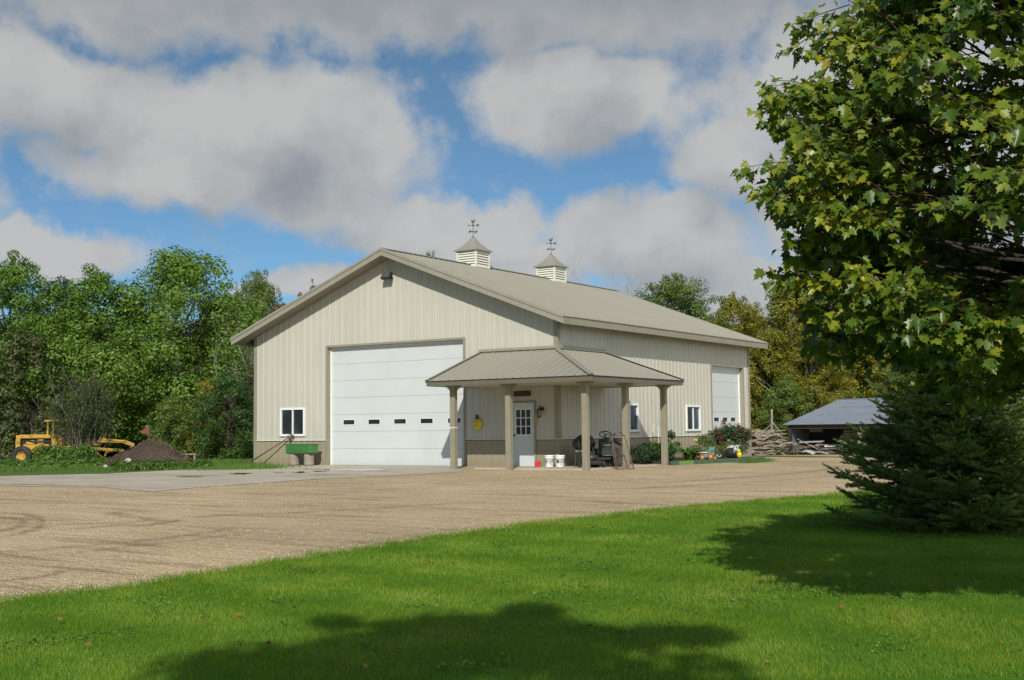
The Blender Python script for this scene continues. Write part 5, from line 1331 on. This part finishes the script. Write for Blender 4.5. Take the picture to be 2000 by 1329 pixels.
m = MB(); m.box(-.56, -.35, .06, .56, .42, .20); m.build('mower_deck', M['greendk'], lt, .06, 3)
m = MB(); m.tube([(-.20, -.80, .30), (-.18, -.88, .36), (.18, -.88, .36), (.20, -.80, .30)], .016, 7); m.build('bumper', M['steelgrey'], lt)
m = MB(); m.tube([(.26, .02, .8), (.29, .03, .98)], .01, 6); m.blob((.29, .03, 1.0), .022, .022, .03, 1, 0, 6, 8); m.build('lever', M['black'], lt)
m = MB(); m.tube([(.22, .1, .84), (.5, .0, .72), (.85, -.1, .52)], [.06, .085, .09], 10); m.build('collector_chute', M['black'], lt)
# red wire rack leaning on the fourth post
wk = empty('wire_rack', (2.95, -1.05, .0), R(33), 'faded red wire mesh frame leaning against a porch post beside the lawn tractor', 'rack')
m = MB(); bl, br_, tl_, tr_ = Vector((-.24, -.12, .02)), Vector((.26, -.12, .02)), Vector((-.36, .24, 1.02)), Vector((.02, .24, 1.02))
for a, b in ((bl, br_), (br_, tr_), (tr_, tl_), (tl_, bl)): m.tube([a, b], .017, 7)
m.tube([tl_, tl_.lerp(tr_, .45)+Vector((0, 0, .13)), tr_], .014, 6); m.tube([bl+Vector((0, .0, .0)), bl+Vector((-.04, .3, .03)), tl_+Vector((0, .05, -.3))], .014, 6); m.build('frame', M['rustpink'], wk)
m = MB()
def FP(u, v): return bl.lerp(br_, u).lerp(tl_.lerp(tr_, u), v)
for k in range(1, 15):
    u = k/15; m.tube([FP(u, .01), FP(u, .72)], .0032, 4, False)
for k in range(1, 22):
    v = .72*k/22; m.tube([FP(0, v), FP(1, v)], .0032, 4, False)
m.build('mesh', M['rustpink'], wk)
# trellis and hanging tool by the side wall
tl = empty('garden_trellis', (.35, 5.9, 0), 0, 'narrow pale wire trellis standing against the side wall behind the last porch post', 'trellis')
m = MB(); 
for y in (0, .42): m.tube([(0, y, 0), (0, y, 1.32)], .01, 6)
m.tube([(0, 0, 1.32), (0, .21, 1.36), (0, .42, 1.32)], .01, 6)
for k in range(8): m.tube([(0, 0, .25+k*.14), (0, .42, .25+k*.14)], .006, 5)
m.build('wire_frame', M['louver'], tl)
ht = empty('hanging_trowel', (.06, 4.55, .98), 0, 'small dark garden tool hung on the side wall below the window', 'tool'); m = MB(); m.tube([(0, 0, .12), (0, 0, -.12)], .009, 6); m.add([(0, -.07, -.22), (0, .07, -.22), (0, .02, -.12), (0, -.02, -.12), (.012, -.07, -.22), (.012, .07, -.22), (.012, .02, -.12), (.012, -.02, -.12)], [(0, 1, 2, 3), (7, 6, 5, 4), (0, 4, 5, 1), (1, 5, 6, 2), (2, 6, 7, 3), (3, 7, 4, 0)]); m.build('blade', M['black'], ht)

# planting bed
m = MB(); P = [(.03, 3.35), (2.55, 3.0), (3.25, 7.4), (3.2, 8.6), (.03, 8.9)]
vs = [(x, y, gz(x, y)-.02) for x, y in P]+[(x*.96+.03, y, gz(x, y)+.13) for x, y in P]; n = len(P)
m.add(vs, [tuple(range(n, 2*n))]+[(i, (i+1) % n, n+(i+1) % n, n+i) for i in range(n)]); bd = m.build('planting_bed', M['soil']); tag(bd, kind='structure')
def timber(a, b, mt, label):
    a = Vector(a); b = Vector(b); c = (a+b)/2; o = empty('edging_timber', (c.x, c.y, gz(c.x, c.y)), 0, label, 'timber', 'green timbers edging the planting bed')
    m = MB(); m.bar(a-c+Vector((0, 0, .07)), b-c+Vector((0, 0, .07)), .10, .16); m.build('beam', mt, o, .006); return o, m
e0, e1 = Vector((2.62, 2.75, 0)), Vector((3.52, 8.4, 0))
o, _ = timber(e0, e0.lerp(e1, .45), M['greentimber'], 'green edging timber nearest the last porch post, with a lime painted stretch'); timber(e0.lerp(e1, .455), e0.lerp(e1, .80), M['greentimber'], 'middle green edging timber in front of the toy tractor and shrubs'); timber(e0.lerp(e1, .805), e1, M['greentimber'], 'far green edging timber beneath the red-flowered bush')
c = (e0+e0.lerp(e1, .45))/2; m = MB(); a = e0.lerp(e1, .06)-c; b = e0.lerp(e1, .21)-c; d_ = (e1-e0).normalized(); nn = Vector((d_.y, -d_.x, 0))*.0515
m.add([a+nn+Vector((0, 0, .0)), b+nn, b+nn+Vector((0, 0, .145)), a+nn+Vector((0, 0, .145))], [(0, 1, 2, 3)]); m.build('painted_stretch', M['limetimber'], o)
M['pl_bright'] = leafmat('broad_plant_leaf', [(.05, (.03, .09, .015)), (.5, (.08, .18, .03)), (.95, (.20, .30, .07))], .3, .45)
M['pl_shrub'] = leafmat('shrub_leaf', [(.05, (.04, .07, .02)), (.5, (.11, .15, .04)), (.95, (.26, .26, .10))], .3)
M['pl_dark'] = leafmat('dark_plant_leaf', [(.05, (.01, .03, .012)), (.5, (.025, .06, .02)), (.95, (.06, .10, .03))], .2)
M['pl_red'] = leafmat('dull_red_bloom', [(.05, (.07, .025, .02)), (.5, (.15, .05, .035)), (.95, (.24, .11, .08))], .25)
def strappy(name, loc, h, r, n, mat, label, seed, wd=.06, cat='plant'):
    """rosette of arching broad blades"""
    rg = random.Random(seed); o = empty(name, loc, 0, label, cat); m = MB()
    for i in range(n):
        a = rg.uniform(0, 2*PI); d = Vector((math.cos(a), math.sin(a), 0)); s = Vector((-d.y, d.x, 0)); l = rg.uniform(.5, 1); hh = h*rg.uniform(.5, 1.05); rr = r*l; x0 = d*rg.uniform(0, .3)*r
        pts = [x0, x0+d*rr*.3+Vector((0, 0, hh*.7)), x0+d*rr*.7+Vector((0, 0, hh)), x0+d*rr+Vector((0, 0, hh*.78))]; w = wd*rg.uniform(.6, 1.1); ws = [w*.3, w, w*.9, .003]
        vs = []
        for p, q in zip(pts, ws): vs += [p-s*q/2+Vector((0, 0, .2*q)), p+s*q/2+Vector((0, 0, .2*q))]
        m.add(vs, [(0, 1, 3, 2), (2, 3, 5, 4), (4, 5, 7, 6)], True)
    m.build('foliage', mat, o); return o
def leafy(name, loc, h, r, n, size, mat, label, seed, cat='plant', nc=26, lo=.15, stems=12, flower=None, nfl=0, fr=.07):
    rg = np.random.default_rng(seed); rn = random.Random(seed); o = empty(name, loc, 0, label, cat); C = []
    for i in range(nc):
        u = rn.random(); a = rn.uniform(0, 2*PI); rr = r*math.sin(PI*min(1, .15+u*.8))**.6*rn.uniform(.3, 1); C.append((rr*math.cos(a), rr*math.sin(a), h*(lo+(1-lo)*u)*.92))
    C = np.array(C); np_mesh('foliage', leaf_quads(rg, C, np.full(len(C), r*.34), n, size, .4), 4, mat, o)
    m = MB()
    for i in range(stems): limb(m, (rn.uniform(-.05, .05), rn.uniform(-.05, .05), -.05), C[rn.randrange(len(C))], .012, .004, rn, .1, 4, 5)
    m.build('stem', M['barkdark'], o)
    for i in range(nfl):
        a = rn.uniform(0, 2*PI); u = rn.uniform(.35, 1); rr = r*rn.uniform(.7, 1.1)*math.sin(PI*min(1, .2+u*.7)); c = np.array([(rr*math.cos(a), rr*math.sin(a), h*u)])
        K = np.concatenate([c+np.array([0, 0, k*fr*.9]) for k in (0, 1, 2)]); np_mesh('flower_head', leaf_quads(rg, K, np.array([fr, fr*.8, fr*.5]), 150, .05, .3), 4, flower, o)
    return o
def bed(px, py, zz=.12):
    r_ = ray(px, py); t = (zz-CAM.z)/r_.z; return CAM+r_*t
def bx_(x, y): return (x, y, gz(x, y)+.11)
strappy('hosta_plant', bx_(1.75, 3.9), .62, .62, 90, M['pl_bright'], 'bright broad-leaved plant just right of the last porch post', 1, .11)
strappy('hosta_plant', bx_(2.25, 4.9), .45, .50, 70, M['pl_bright'], 'low broad-leaved plant left of the toy tractor', 2, .09)
strappy('hosta_plant', bx_(1.0, 4.7), .60, .50, 60, M['pl_bright'], 'broad-leaved plant near the wall under the side window', 3, .10)
leafy('tall_plant', bx_(.8, 6.3), 1.05, .32, 1500, .07, M['pl_dark'], 'tall dark leafy plant rising against the wainscot under the side window', 4, 'plant', 20)
leafy('garden_shrub', bx_(1.8, 7.2), .78, .60, 3600, .06, M['pl_shrub'], 'rounded yellow-green shrub behind the toy tractor', 5, 'shrub')
leafy('garden_shrub', bx_(2.4, 7.8), .62, .55, 3000, .06, M['pl_shrub'], 'low pale-flecked shrub left of the red-flowered bush', 6, 'shrub')
leafy('flowering_bush', bx_(1.95, 8.9), 1.22, .80, 4200, .085, M['pl_dark'], 'flowering bush with dull red blooms at the far corner of the planting bed', 7, 'bush', 40, .3, 18, M['pl_red'], 20, .12)
fl_ = strappy('yellow_flower', bx_(2.0, 5.9), .5, .1, 8, M['pl_bright'], 'single yellow flower on a stalk above the toy tractor', 8, .03, 'flower')
m = MB(); m.tube([(0, 0, 0), (.02, 0, .66)], .006, 5); m.build('stalk', M['pl_bright'], fl_); m = MB(); m.blob((.02, 0, .68), .06, .06, .04, 2, .2, 6, 10); m.build('flower_head', M['yellow'], fl_)
leafy('porch_weed', (1.55, 2.55, .03), .62, .55, 3000, .05, M['pl_dark'], 'dark shaggy plant in the porch shade right of the wire rack', 9, 'plant')
leafy('porch_weed', (1.9, 3.5, .03), .48, .45, 2200, .05, M['pl_dark'], 'dark low plant in shade left of the last porch post', 10, 'plant')
# toy tractor ornament
tt_ = empty('toy_tractor', (2.72, 5.25, .11), R(62), 'teal tin toy tractor with orange wheels in the planting bed', 'garden ornament')
m = MB(); m.box(-.36, -.09, .10, .10, .09, .22); m.box(-.34, -.07, .22, .0, .07, .27); m.build('body', M['teal'], tt_, .015)
m = MB(); m.box(.06, -.13, .20, .30, .13, .50); m.build('cab', M['teal'], tt_, .02); m = MB(); m.box(.03, -.15, .50, .33, .15, .53); m.build('cab_roof', M['teal'], tt_, .01)
m = MB()
for a in (.10, .16, .22): m.box(a, -.134, .30, a+.035, -.1305, .43)
m.build('cab_window', M['black'], tt_)
m = MB(); m.box(-.42, -.14, .31, -.05, .14, .335); m.build('loader_plate', M['bucket'], tt_)
tt_.scale = (.85, .85, .85)
def tw_(x, s, r):
    m = MB(); m.lathe([(0, -.03), (r*.7, -.03), (r, -.025), (r, .025), (r*.7, .03), (0, .03)], 18, (x, s*.15, r), 'y'); w_ = m.build('wheel', M['orange'], tt_); m = MB(); m.lathe([(0, -.036), (r*.35, -.034), (r*.35, .034), (0, .036)], 12, (x, s*.15, r), 'y'); m.build('hub', M['yellow'], w_)
for s in (-1, 1): tw_(.08, s, .15); tw_(-.34, s, .13); tw_(.30, s, .08)
# black tub with white cloth and yellow duck figure
bp = empty('black_tub', bx_(2.75, 7.5), .3, 'black garden tub lying beneath the red-flowered bush, half covered by a white cloth', 'tub')
m = MB(); m.lathe([(0, -.30), (.20, -.30), (.24, -.2), (.26, .1), (.28, .3), (.25, .3), (.22, .1), (.0, .0)], 20, (0, 0, .24), 'x'); m.build('shell', M['blackp'], bp)
wc = empty('white_cloth', bx_(2.75, 7.5), 0, 'crumpled white cloth draped on the black garden tub', 'cloth')
m = MB(); n = 10; rn = random.Random(2); G_ = [[Vector((-.3+.6*i/n+rn.uniform(-.02, .02), -.27+.5*j/n, .52-.55*abs(j/n-.5)**2-.35*max(0, .35-j/n)+rn.uniform(-.03, .03))) for j in range(n+1)] for i in range(n+1)]
vs = [G_[i][j] for i in range(n+1) for j in range(n+1)]; m.add(vs, [(i*(n+1)+j, (i+1)*(n+1)+j, (i+1)*(n+1)+j+1, i*(n+1)+j+1) for i in range(n) for j in range(n) if (i*7+j*5) % 11 > 1], True); o = m.build('drape', M['tarp'], wc); so_ = o.modifiers.new('s', 'SOLIDIFY'); so_.thickness = .006
wc.scale = (.75, .75, .9); bp.scale = (.85, .85, .85)
yf = empty('yellow_figure', (3.08, 7.2, gz(3.2, 7.4)+.11), 0, 'small yellow bird-shaped garden figure in front of the black tub', 'garden ornament')
m = MB(); m.blob((0, 0, .14), .09, .11, .12, 1, .05); m.blob((0, -.04, .29), .06, .065, .065, 2, .03); m.tube([(0, -.08, .29), (0, -.14, .275)], [.025, .008], 8); m.tube([(0, .08, .16), (0, .17, .22)], [.04, .01], 8); m.tube([(-.04, 0, 0), (-.04, 0, .06)], .015, 6); m.tube([(.04, 0, 0), (.04, 0, .06)], .015, 6); m.build('body', M['yellow'], yf)

# ================================================================== left yard
# dirt pile
def pile():
    c = ground_px(293, 44.2); o = empty('dirt_pile', c, math.atan2(RT.y, RT.x), 'heap of dark soil beside the concrete, left of the barn', 'dirt pile')
    n = 56; m = MB(); rn = random.Random(6); vs = []
    for j in range(n+1):
        for i in range(n+1):
            x = -2.4+4.8*i/n; y = -1.8+3.6*j/n; r = math.hypot(x/(1.95 if x < 0 else 2.05), y/1.5); h = 1.02*max(0, 1-r)**.85 if r < 1 else 0
            h = .98*(max(0, 1-r**1.7))**1.15*(1+.10*math.sin(3*x+1)*math.cos(2.5*y))+rn.uniform(-.035, .035)*(r < 1.05)+.05*math.sin(7*x)*math.sin(6*y)*(r < 1)
            vs.append((x, y, h-.06))
    m.add(vs, [(j*(n+1)+i, j*(n+1)+i+1, (j+1)*(n+1)+i+1, (j+1)*(n+1)+i) for j in range(n) for i in range(n)], False); m.build('heap', M['soil'], o)
    m = MB()
    for k in range(170):
        x = rn.uniform(-1.6, 1.6); y = rn.uniform(-1.3, .3); r = math.hypot(x/1.98, y/1.5)
        if r > .95: continue
        z = .98*(1-r**1.7)**1.15*(1+.10*math.sin(3*x+1)*math.cos(2.5*y)); s = rn.uniform(.012, .038); m.blob((x, y, z), s, s, s*.7, k, .3, 4, 6, False)
    q = m.build('clod', paint('clod', (.13, .10, .08), .9, .4, 9), o); q['kind'] = 'stuff'
pile()
for i, (px, d, s, lb) in enumerate(((251, 42.9, .13, 'pale stone on the left flank of the dirt pile'), (207, 42.6, .10, 'small pale stone in the weeds left of the dirt pile'), (358, 44.5, .10, 'small white stone near the low bench'))):
    g = ground_px(px, d); m = MB(); m.blob((0, 0, s*.6+(.22 if i == 0 else .05)), s, s*.8, s*.75, i, .25, 7, 10); o = m.build('pale_rock', M['rock']); o.location = g; tag(o, lb, 'rock')
fp = empty('red_pennant', ground_px(291, 47), 0, 'faded red metal pennant on a post behind the dirt pile', 'sign'); z0 = at_depth(291, 832, 47).z-ground_px(291, 47).z
m = MB(); m.tube([(0, 0, 0), (0, 0, z0+.05)], .03, 7); m.build('post', M['wooddk'], fp)
m = MB(); a = [(0, 0, z0), (-.31*RT.x, -.31*RT.y, z0-.20), (-.26*RT.x, -.26*RT.y, z0-.28), (0, 0, z0-.34)]; b = [(x, y+.012, z) for x, y, z in a]; m.add(a+b, [(0, 1, 2, 3), (7, 6, 5, 4), (0, 4, 5, 1), (1, 5, 6, 2), (2, 6, 7, 3), (3, 7, 4, 0)]); m.build('sheet', M['redpanel'], fp)
bn = empty('low_bench', ground_px(370, 50), math.atan2(RT.y, RT.x), 'low weathered plank bench at the edge of the wood right of the dirt pile', 'bench')
m = MB(); m.box(-.32, -.14, .36, .32, .14, .40); m.build('seat', M['wood'], bn)
for s in (-.24, .24): m = MB(); m.box(s-.03, -.12, -.05, s+.03, .12, .358); m.build('leg', M['wood'], bn)

# yellow grader, seen from its side; local x to the right of the photo
gp = ground_px(37, 70); gr = empty('road_grader', gp, math.atan2(RT.y, RT.x), 'old weathered yellow road grader parked among weeds at the left edge of the wood', 'grader')
def zz(y): return (908-y)/34.3
def xx(x): return (x-37)/34.3
def part(name, mat, fn, bev=.01):
    m = MB(); fn(m); return m.build(name, mat, gr, bev)
part('hood', M['gyellow'], lambda m: (m.box(xx(37), -.42, zz(856), xx(104), .42, zz(850)), m.box(xx(37), -.45, zz(880), xx(46), .45, zz(856.5)), m.box(xx(44), -.40, zz(852), xx(100), .40, zz(849))))
part('engine', M['gyellow'], lambda m: (m.box(xx(50), -.30, zz(878), xx(100), .30, zz(868)), m.box(xx(56), -.34, zz(868), xx(72), .34, zz(860)), m.box(xx(78), -.34, zz(870), xx(90), .34, zz(858)), m.lathe([(0, -.45), (.12, -.45), (.12, -.3), (0, -.3)], 14, (xx(60), 0, zz(871)), 'y')))
part('engine_block', M['black'], lambda m: m.box(xx(47), -.24, zz(884), xx(103), .24, zz(857)))
part('frame_rail', M['gyellow'], lambda m: (m.box(xx(40), -.36, zz(884), xx(128), .36, zz(879)), m.bar((xx(126), 0, zz(876)), (xx(196), 0, zz(866)), .28, .24)))
part('fuel_tank', M['gyellow'], lambda m: m.box(xx(106), -.46, zz(879), xx(126), .46, zz(851)), .04)
for a, b, w in ((98, 98, 3.2), (109, 109, 3.8), (125, 125, 2.6)): part('cab_post', M['gyellow'], lambda m: m.box(xx(a)-w/68, -.42, zz(851), xx(a)+w/68, -.34, zz(824)))
part('cab_post', M['gyellow'], lambda m: m.box(xx(98)-.05, .34, zz(851), xx(98)+.05, .42, zz(824))); part('cab_post', M['gyellow'], lambda m: m.box(xx(125)-.05, .34, zz(851), xx(125)+.05, .42, zz(824)))
part('cab_roof', M['gyellow'], lambda m: (m.box(xx(93), -.52, zz(824.5), xx(129), .52, zz(822)), m.box(xx(96), -.44, zz(822), xx(126), .44, zz(820.5))))
part('control_post', M['gyellow'], lambda m: (m.bar((xx(147), -.1, zz(868)), (xx(147), -.1, zz(824)), .12), m.bar((xx(140), -.1, zz(852)), (xx(150), -.1, zz(852)), .10)))
part('exhaust', M['rust'], lambda m: (m.tube([(xx(62), 0, zz(850)), (xx(62), 0, zz(835))], .03, 8), m.tube([(xx(72), 0, zz(850)), (xx(72), 0, zz(840))], .035, 8)), 0)
part('boom', M['gyellow'], lambda m: (m.bar((xx(188), -.2, zz(863)), (xx(243), -.2, zz(864)), .16, .16), m.bar((xx(198), -.25, zz(858.5)), (xx(250), -.25, zz(864)), .14, .10), m.bar((xx(243), -.2, zz(864)), (xx(264), -.2, zz(872)), .16, .2), m.bar((xx(199), -.2, zz(868)), (xx(199), -.2, zz(855)), .12)))
part('draw_bar', M['gyellow'], lambda m: (m.bar((xx(183), -.3, zz(877)), (xx(246), -.3, zz(882)), .14, .16), m.bar((xx(184), -.3, zz(878)), (xx(207), -.3, zz(897)), .08), m.bar((xx(206), -.3, zz(900)), (xx(213), -.3, zz(880)), .10), m.bar((xx(212), -.3, zz(882)), (xx(232), -.3, zz(880)), .08, .2)))
part('hydraulic_line', M['black'], lambda m: (m.tube([(xx(128), -.3, zz(872)), (xx(150), -.34, zz(868)), (xx(185), -.3, zz(862)), (xx(200), -.3, zz(857))], .03, 6), m.tube([(xx(50), -.42, zz(858)), (xx(75), -.44, zz(863)), (xx(104), -.42, zz(860))], .025, 6)), 0)
part('seat', M['black'], lambda m: (m.box(xx(114), -.2, zz(851), xx(122), .2, zz(846)), m.box(xx(114), -.2, zz(846), xx(116), .2, zz(836))), .02)
part('steering_wheel', M['black'], lambda m: m.tube([(xx(128)+.0, .2*math.cos(a), zz(846)+.2*math.sin(a)) for a in [2*PI*k/14 for k in range(15)]], .02, 5, False), 0)
part('radiator_guard', M['rust'], lambda m: [m.box(xx(36.4), -.40+.1*k, zz(879), xx(37), -.36+.1*k, zz(857)) for k in range(9)], 0)
part('blade', M['gyellow'], lambda m: (m.box(xx(196), -1.0, zz(908), xx(226), -.94, zz(894)), m.box(xx(197), -1.02, zz(908), xx(225), -1.0, zz(905))))
def gw(x, y, r, w, s):
    m = MB(); m.lathe([(r*.5, -w/2), (r*.92, -w/2), (r, -w*.3), (r, w*.3), (r*.92, w/2), (r*.5, w/2), (r*.5, -w/2)], 30, (x, y, r-.03), 'y')
    t = m.build('wheel', M['tyre'], gr); m = MB(); m.lathe([(0, -w*.2), (r*.2, -w*.36), (r*.22, -w*.2), (r*.42, -w*.12), (r*.52, -w*.46), (r*.52, w*.46), (r*.42, w*.12), (0, w*.2)], 24, (x, y, r-.03), 'y'); m.build('rim', M['gyellow'], t)
for s in (-1, 1): gw(xx(54), s*.75, .56, .36, s); gw(xx(100), s*.75, .56, .36, s); gw(xx(268), s*.75, .50, .30, s)

# ================================================================== shed, woodpile
SD = 78.0; LEN = 16.5; DEP = 14.4; sp = ground_px(1543, SD); az = 0.0
shd = empty('open_shed', sp, az, 'open-fronted pole shed with a grey corrugated metal roof, behind the spruce', 'shed')
k_ = SD/FPX; eav = 1.26+2.0*k_-sp.z; rid = at_depth(1652, 781, SD+8.7).z-sp.z
m = MB()
def corr(s, p=.09, a=.014): return a*math.sin(2*PI*s/p)
E0, E1 = -.38, LEN+.4; fy = -.35; ry = 10.4; by = 14.6
def zrow(t): return eav+(rid-eav)*t
steps = np.arange(E0, E1+.001, .0375)
for a, b in zip(steps[:-1], steps[1:]):
    m.add([(a, fy, zrow(0)+corr(a)), (b, fy, zrow(0)+corr(b)), (b, ry, rid+corr(b)), (a, ry, rid+corr(a))], [(0, 1, 2, 3)])
    m.add([(a, by, zrow(.1)+corr(a)), (b, by, zrow(.1)+corr(b)), (b, ry, rid+corr(b)), (a, ry, rid+corr(a))], [(3, 2, 1, 0)])
sr_ = m.build('roof', M['galv'], shd)
m = MB()
for z, x0, x1 in ((.66, .9, 9.8), (.36, .6, 6.2)):
    x = x0
    while x < x1:
        w = .3+.5*abs(math.sin(x*5)); y = fy+(ry-fy)*z; m.add([(x, y, zrow(z)+.022), (x+w, y, zrow(z)+.022), (x+w, y+.05, zrow(z)+.03), (x, y+.05, zrow(z)+.03)], [(0, 1, 2, 3)]); x += w+.25
m.build('sheet_lap', M['dark'], sr_)
m = MB(); m.tube([(E0, ry, rid+.02), (E1, ry, rid+.02)], .06, 8); m.build('ridge_cap', M['galv'], sr_)
m = MB(); m.box(-.05, -.03, eav-.26, LEN, .06, eav-.03); m.build('header_beam', M['wooddk'], shd)
for i, x in enumerate((0, 4.45, 8.9, 13.3, LEN)):
    m = MB(); m.box(x-.10, -.10, -.4, x+.10, .10, eav-.05); p = m.build('post', M['wood'] if i else M['redwood'], shd)
m = MB()
for X in (-.06, LEN):      # end walls follow the roof line
    q = [(X, .1, -.4), (X, DEP, -.4), (X, DEP, eav+.12), (X, ry, rid-.06), (X, .1, eav-.04)]; q2 = [(x+.04, y, z) for x, y, z in q]
    m.add(q+q2, [(4, 3, 2, 1, 0), (5, 6, 7, 8, 9)]+[(i, (i+1) % 5, 5+(i+1) % 5, 5+i) for i in range(5)])
m.box(-.02, DEP-.04, -.4, LEN, DEP, eav+.1); m.build('wall', M['galv'], shd)
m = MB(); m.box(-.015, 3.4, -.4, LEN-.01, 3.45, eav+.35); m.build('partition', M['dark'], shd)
def sl(x, y, z): return shd.matrix_world @ Vector((x, y, z))
bpy.context.view_layer.update()
def in_shed(name, x, y, z, label, cat, group=None, rz=0): return empty(name, sl(x, y, z), az+rz, label, cat, group)
# flatbed with cut rounds
fb = in_shed('flatbed_trailer', 3.3, 1.3, 0, 'flatbed trailer with a pale edge rail parked inside the shed', 'trailer')
m = MB(); m.box(-1.35, -.5, .50, 1.35, .5, .56); m.build('deck', M['wooddk'], fb); m = MB(); m.box(-1.36, -.53, .47, 1.0, -.501, .60); m.build('edge_rail', M['bucket'], fb); m = MB(); m.box(-1.1, -.4, .34, .8, -.33, .40); m.build('side_rail', M['steelgrey'], fb)
for x in (-.6, .6):
    m = MB(); m.lathe([(0, -.09), (.24, -.09), (.26, -.05), (.26, .05), (.24, .09), (0, .09)], 18, (x, .0, .24), 'y'); m.build('wheel', M['tyre'], fb)
rn = random.Random(31); kk = 0
for row in range(5):
    for c in range(7-row):
        r = rn.uniform(.085, .13); m = MB(); m.lathe([(0, -.25), (r*.97, -.25), (r, -.23), (r*.98, .22), (0, .24)], 12, (0, 0, 0), 'y'); 
        x = 2.75+c*.23+row*.12+rn.uniform(-.02, .02)+(.3 if row < 1 else 0); o = m.build('cut_log', M['logbark'] if kk % 3 == 0 else M['logend']); p = sl(x, 1.15+rn.uniform(-.06, .06), .68+row*.19); o.location = p; o.rotation_euler = (0, 0, az)
        tag(o, 'sawn log round stacked on the flatbed trailer in the shed', 'log', 'log rounds stacked on the trailer'); kk += 1
# junk timber
for i in range(26):
    x = rn.uniform(.3, 2.7); y = rn.uniform(-.5, .7); l = rn.uniform(1.0, 2.3); m = MB(); w = rn.uniform(.04, .11); m.bar((-l/2, 0, 0), (l/2, 0, 0), w, .035)
    o = m.build('loose_board', M['wood'] if i % 3 else M['wooddk']); p = sl(x, y, .12+i*.022); o.location = p; o.rotation_euler = (rn.uniform(-.2, .2), rn.choice((-1, 1))*rn.uniform(.02, .55) if i % 2 else rn.uniform(-.08, .08), az+rn.uniform(-.5, .5))
    tag(o, 'loose weathered board in the jumbled heap at the front of the shed', 'board', 'boards jumbled in the shed front')
def slab_thing(name, x, y, z, sx, sy, sz, mat, label, cat, rot=(0, 0, 0)):
    m = MB(); m.box(-sx/2, -sy/2, -sz/2, sx/2, sy/2, sz/2); o = m.build(name, mat, None, .01); o.location = sl(x, y, z); o.rotation_euler = (rot[0], rot[1], az+rot[2]); return tag(o, label, cat)
slab_thing('metal_sheet', 1.2, .5, .80, 1.5, .5, .05, M['tarp'], 'pale flat panel lying on top of the board heap in the shed', 'sheet', (0.1, -.03, .1))
slab_thing('cooler_box', 1.15, 1.6, 1.55, .8, .3, .30, M['wood'], 'pale box hung high inside the shed above the boards', 'box')
slab_thing('plywood_offcut', .75, .1, .45, .6, .03, .35, paint('ply', (.30, .16, .06), .8), 'orange-brown plywood offcut beside the left shed post', 'board', (.5, .3, 0))
m = MB(); n = 26; vs = []
for i in range(n+1):
    u = i/n
    for j in range(6):
        v = j/5; vs.append((-1.05+2.1*u, -.22+.45*v, .05+.16*abs(math.sin(u*7+.6))*(1-.4*v)+.20*v*(.5+.5*math.sin(u*4+1))+rn.uniform(-.02, .02)))
m.add(vs, [(i*6+j, (i+1)*6+j, (i+1)*6+j+1, i*6+j+1) for i in range(n) for j in range(5)], True); o = m.build('white_tarp', M['tarp']); o.location = sl(2.0, -.55, -.02); o.rotation_euler = (0, 0, az); tag(o, 'crumpled white tarpaulin on the ground in front of the shed boards', 'tarpaulin'); s_ = o.modifiers.new('s', 'SOLIDIFY'); s_.thickness = .01
for i, (x, l) in enumerate(((-.9, 1.6), (-.5, 1.2), (-.2, 1.7))):
    m = MB(); m.bar((-l/2, 0, 0), (l/2, 0, .06), .14, .05); o = m.build('fallen_plank', M['wooddk']); o.location = sl(x, -.45-.15*i, .06+.03*i); o.rotation_euler = (0, 0, az+.12*i); tag(o, 'dark plank lying on the ground left of the shed', 'board', 'dark planks left of the shed')
# woodpile of crooked peeled logs
wpd = 77; w0 = ground_px(1497, wpd); rn = random.Random(44)
for i in range(78):
    lev = i/78; l = rn.uniform(1.6, 3.4)*(1-.25*lev); r = rn.uniform(.035, .085); m = MB(); pts = [Vector((-l/2+l*k/5, rn.uniform(-.05, .05), rn.uniform(-.05, .05)+.10*math.sin(k*.9+i))) for k in range(6)]
    m.tube(pts, [r*(1.05-.1*k) for k in range(6)], 7); o = m.build('woodpile_log', M['logbark'] if i % 4 else M['wood']); x = rn.uniform(-1.3, .55)*(1-.3*lev); y = rn.uniform(-.7, .5)
    o.location = w0+RT*x+FW*y+Vector((0, 0, .08+lev*1.36)); o.rotation_euler = (0, rn.uniform(-.16, .24), math.atan2(RT.y, RT.x)+rn.uniform(-.5, .5))
    tag(o, 'crooked peeled log in the woodpile between barn and shed', 'log', 'logs of the woodpile')
m = MB(); rn = random.Random(1); limb(m, (0, 0, -.2), (.05, 0, 2.9), .09, .07, rn, .02, 5, 8); limb(m, (0, 0, 1.9), (-.6, 0, 1.5), .05, .03, rn); limb(m, (0, 0, 2.2), (.7, .1, 1.3), .05, .03, rn)
o = m.build('dead_tree', M['barkpale']); o.location = ground_px(1507, 80); tag(o, 'broken pale dead tree standing up behind the woodpile', 'tree')
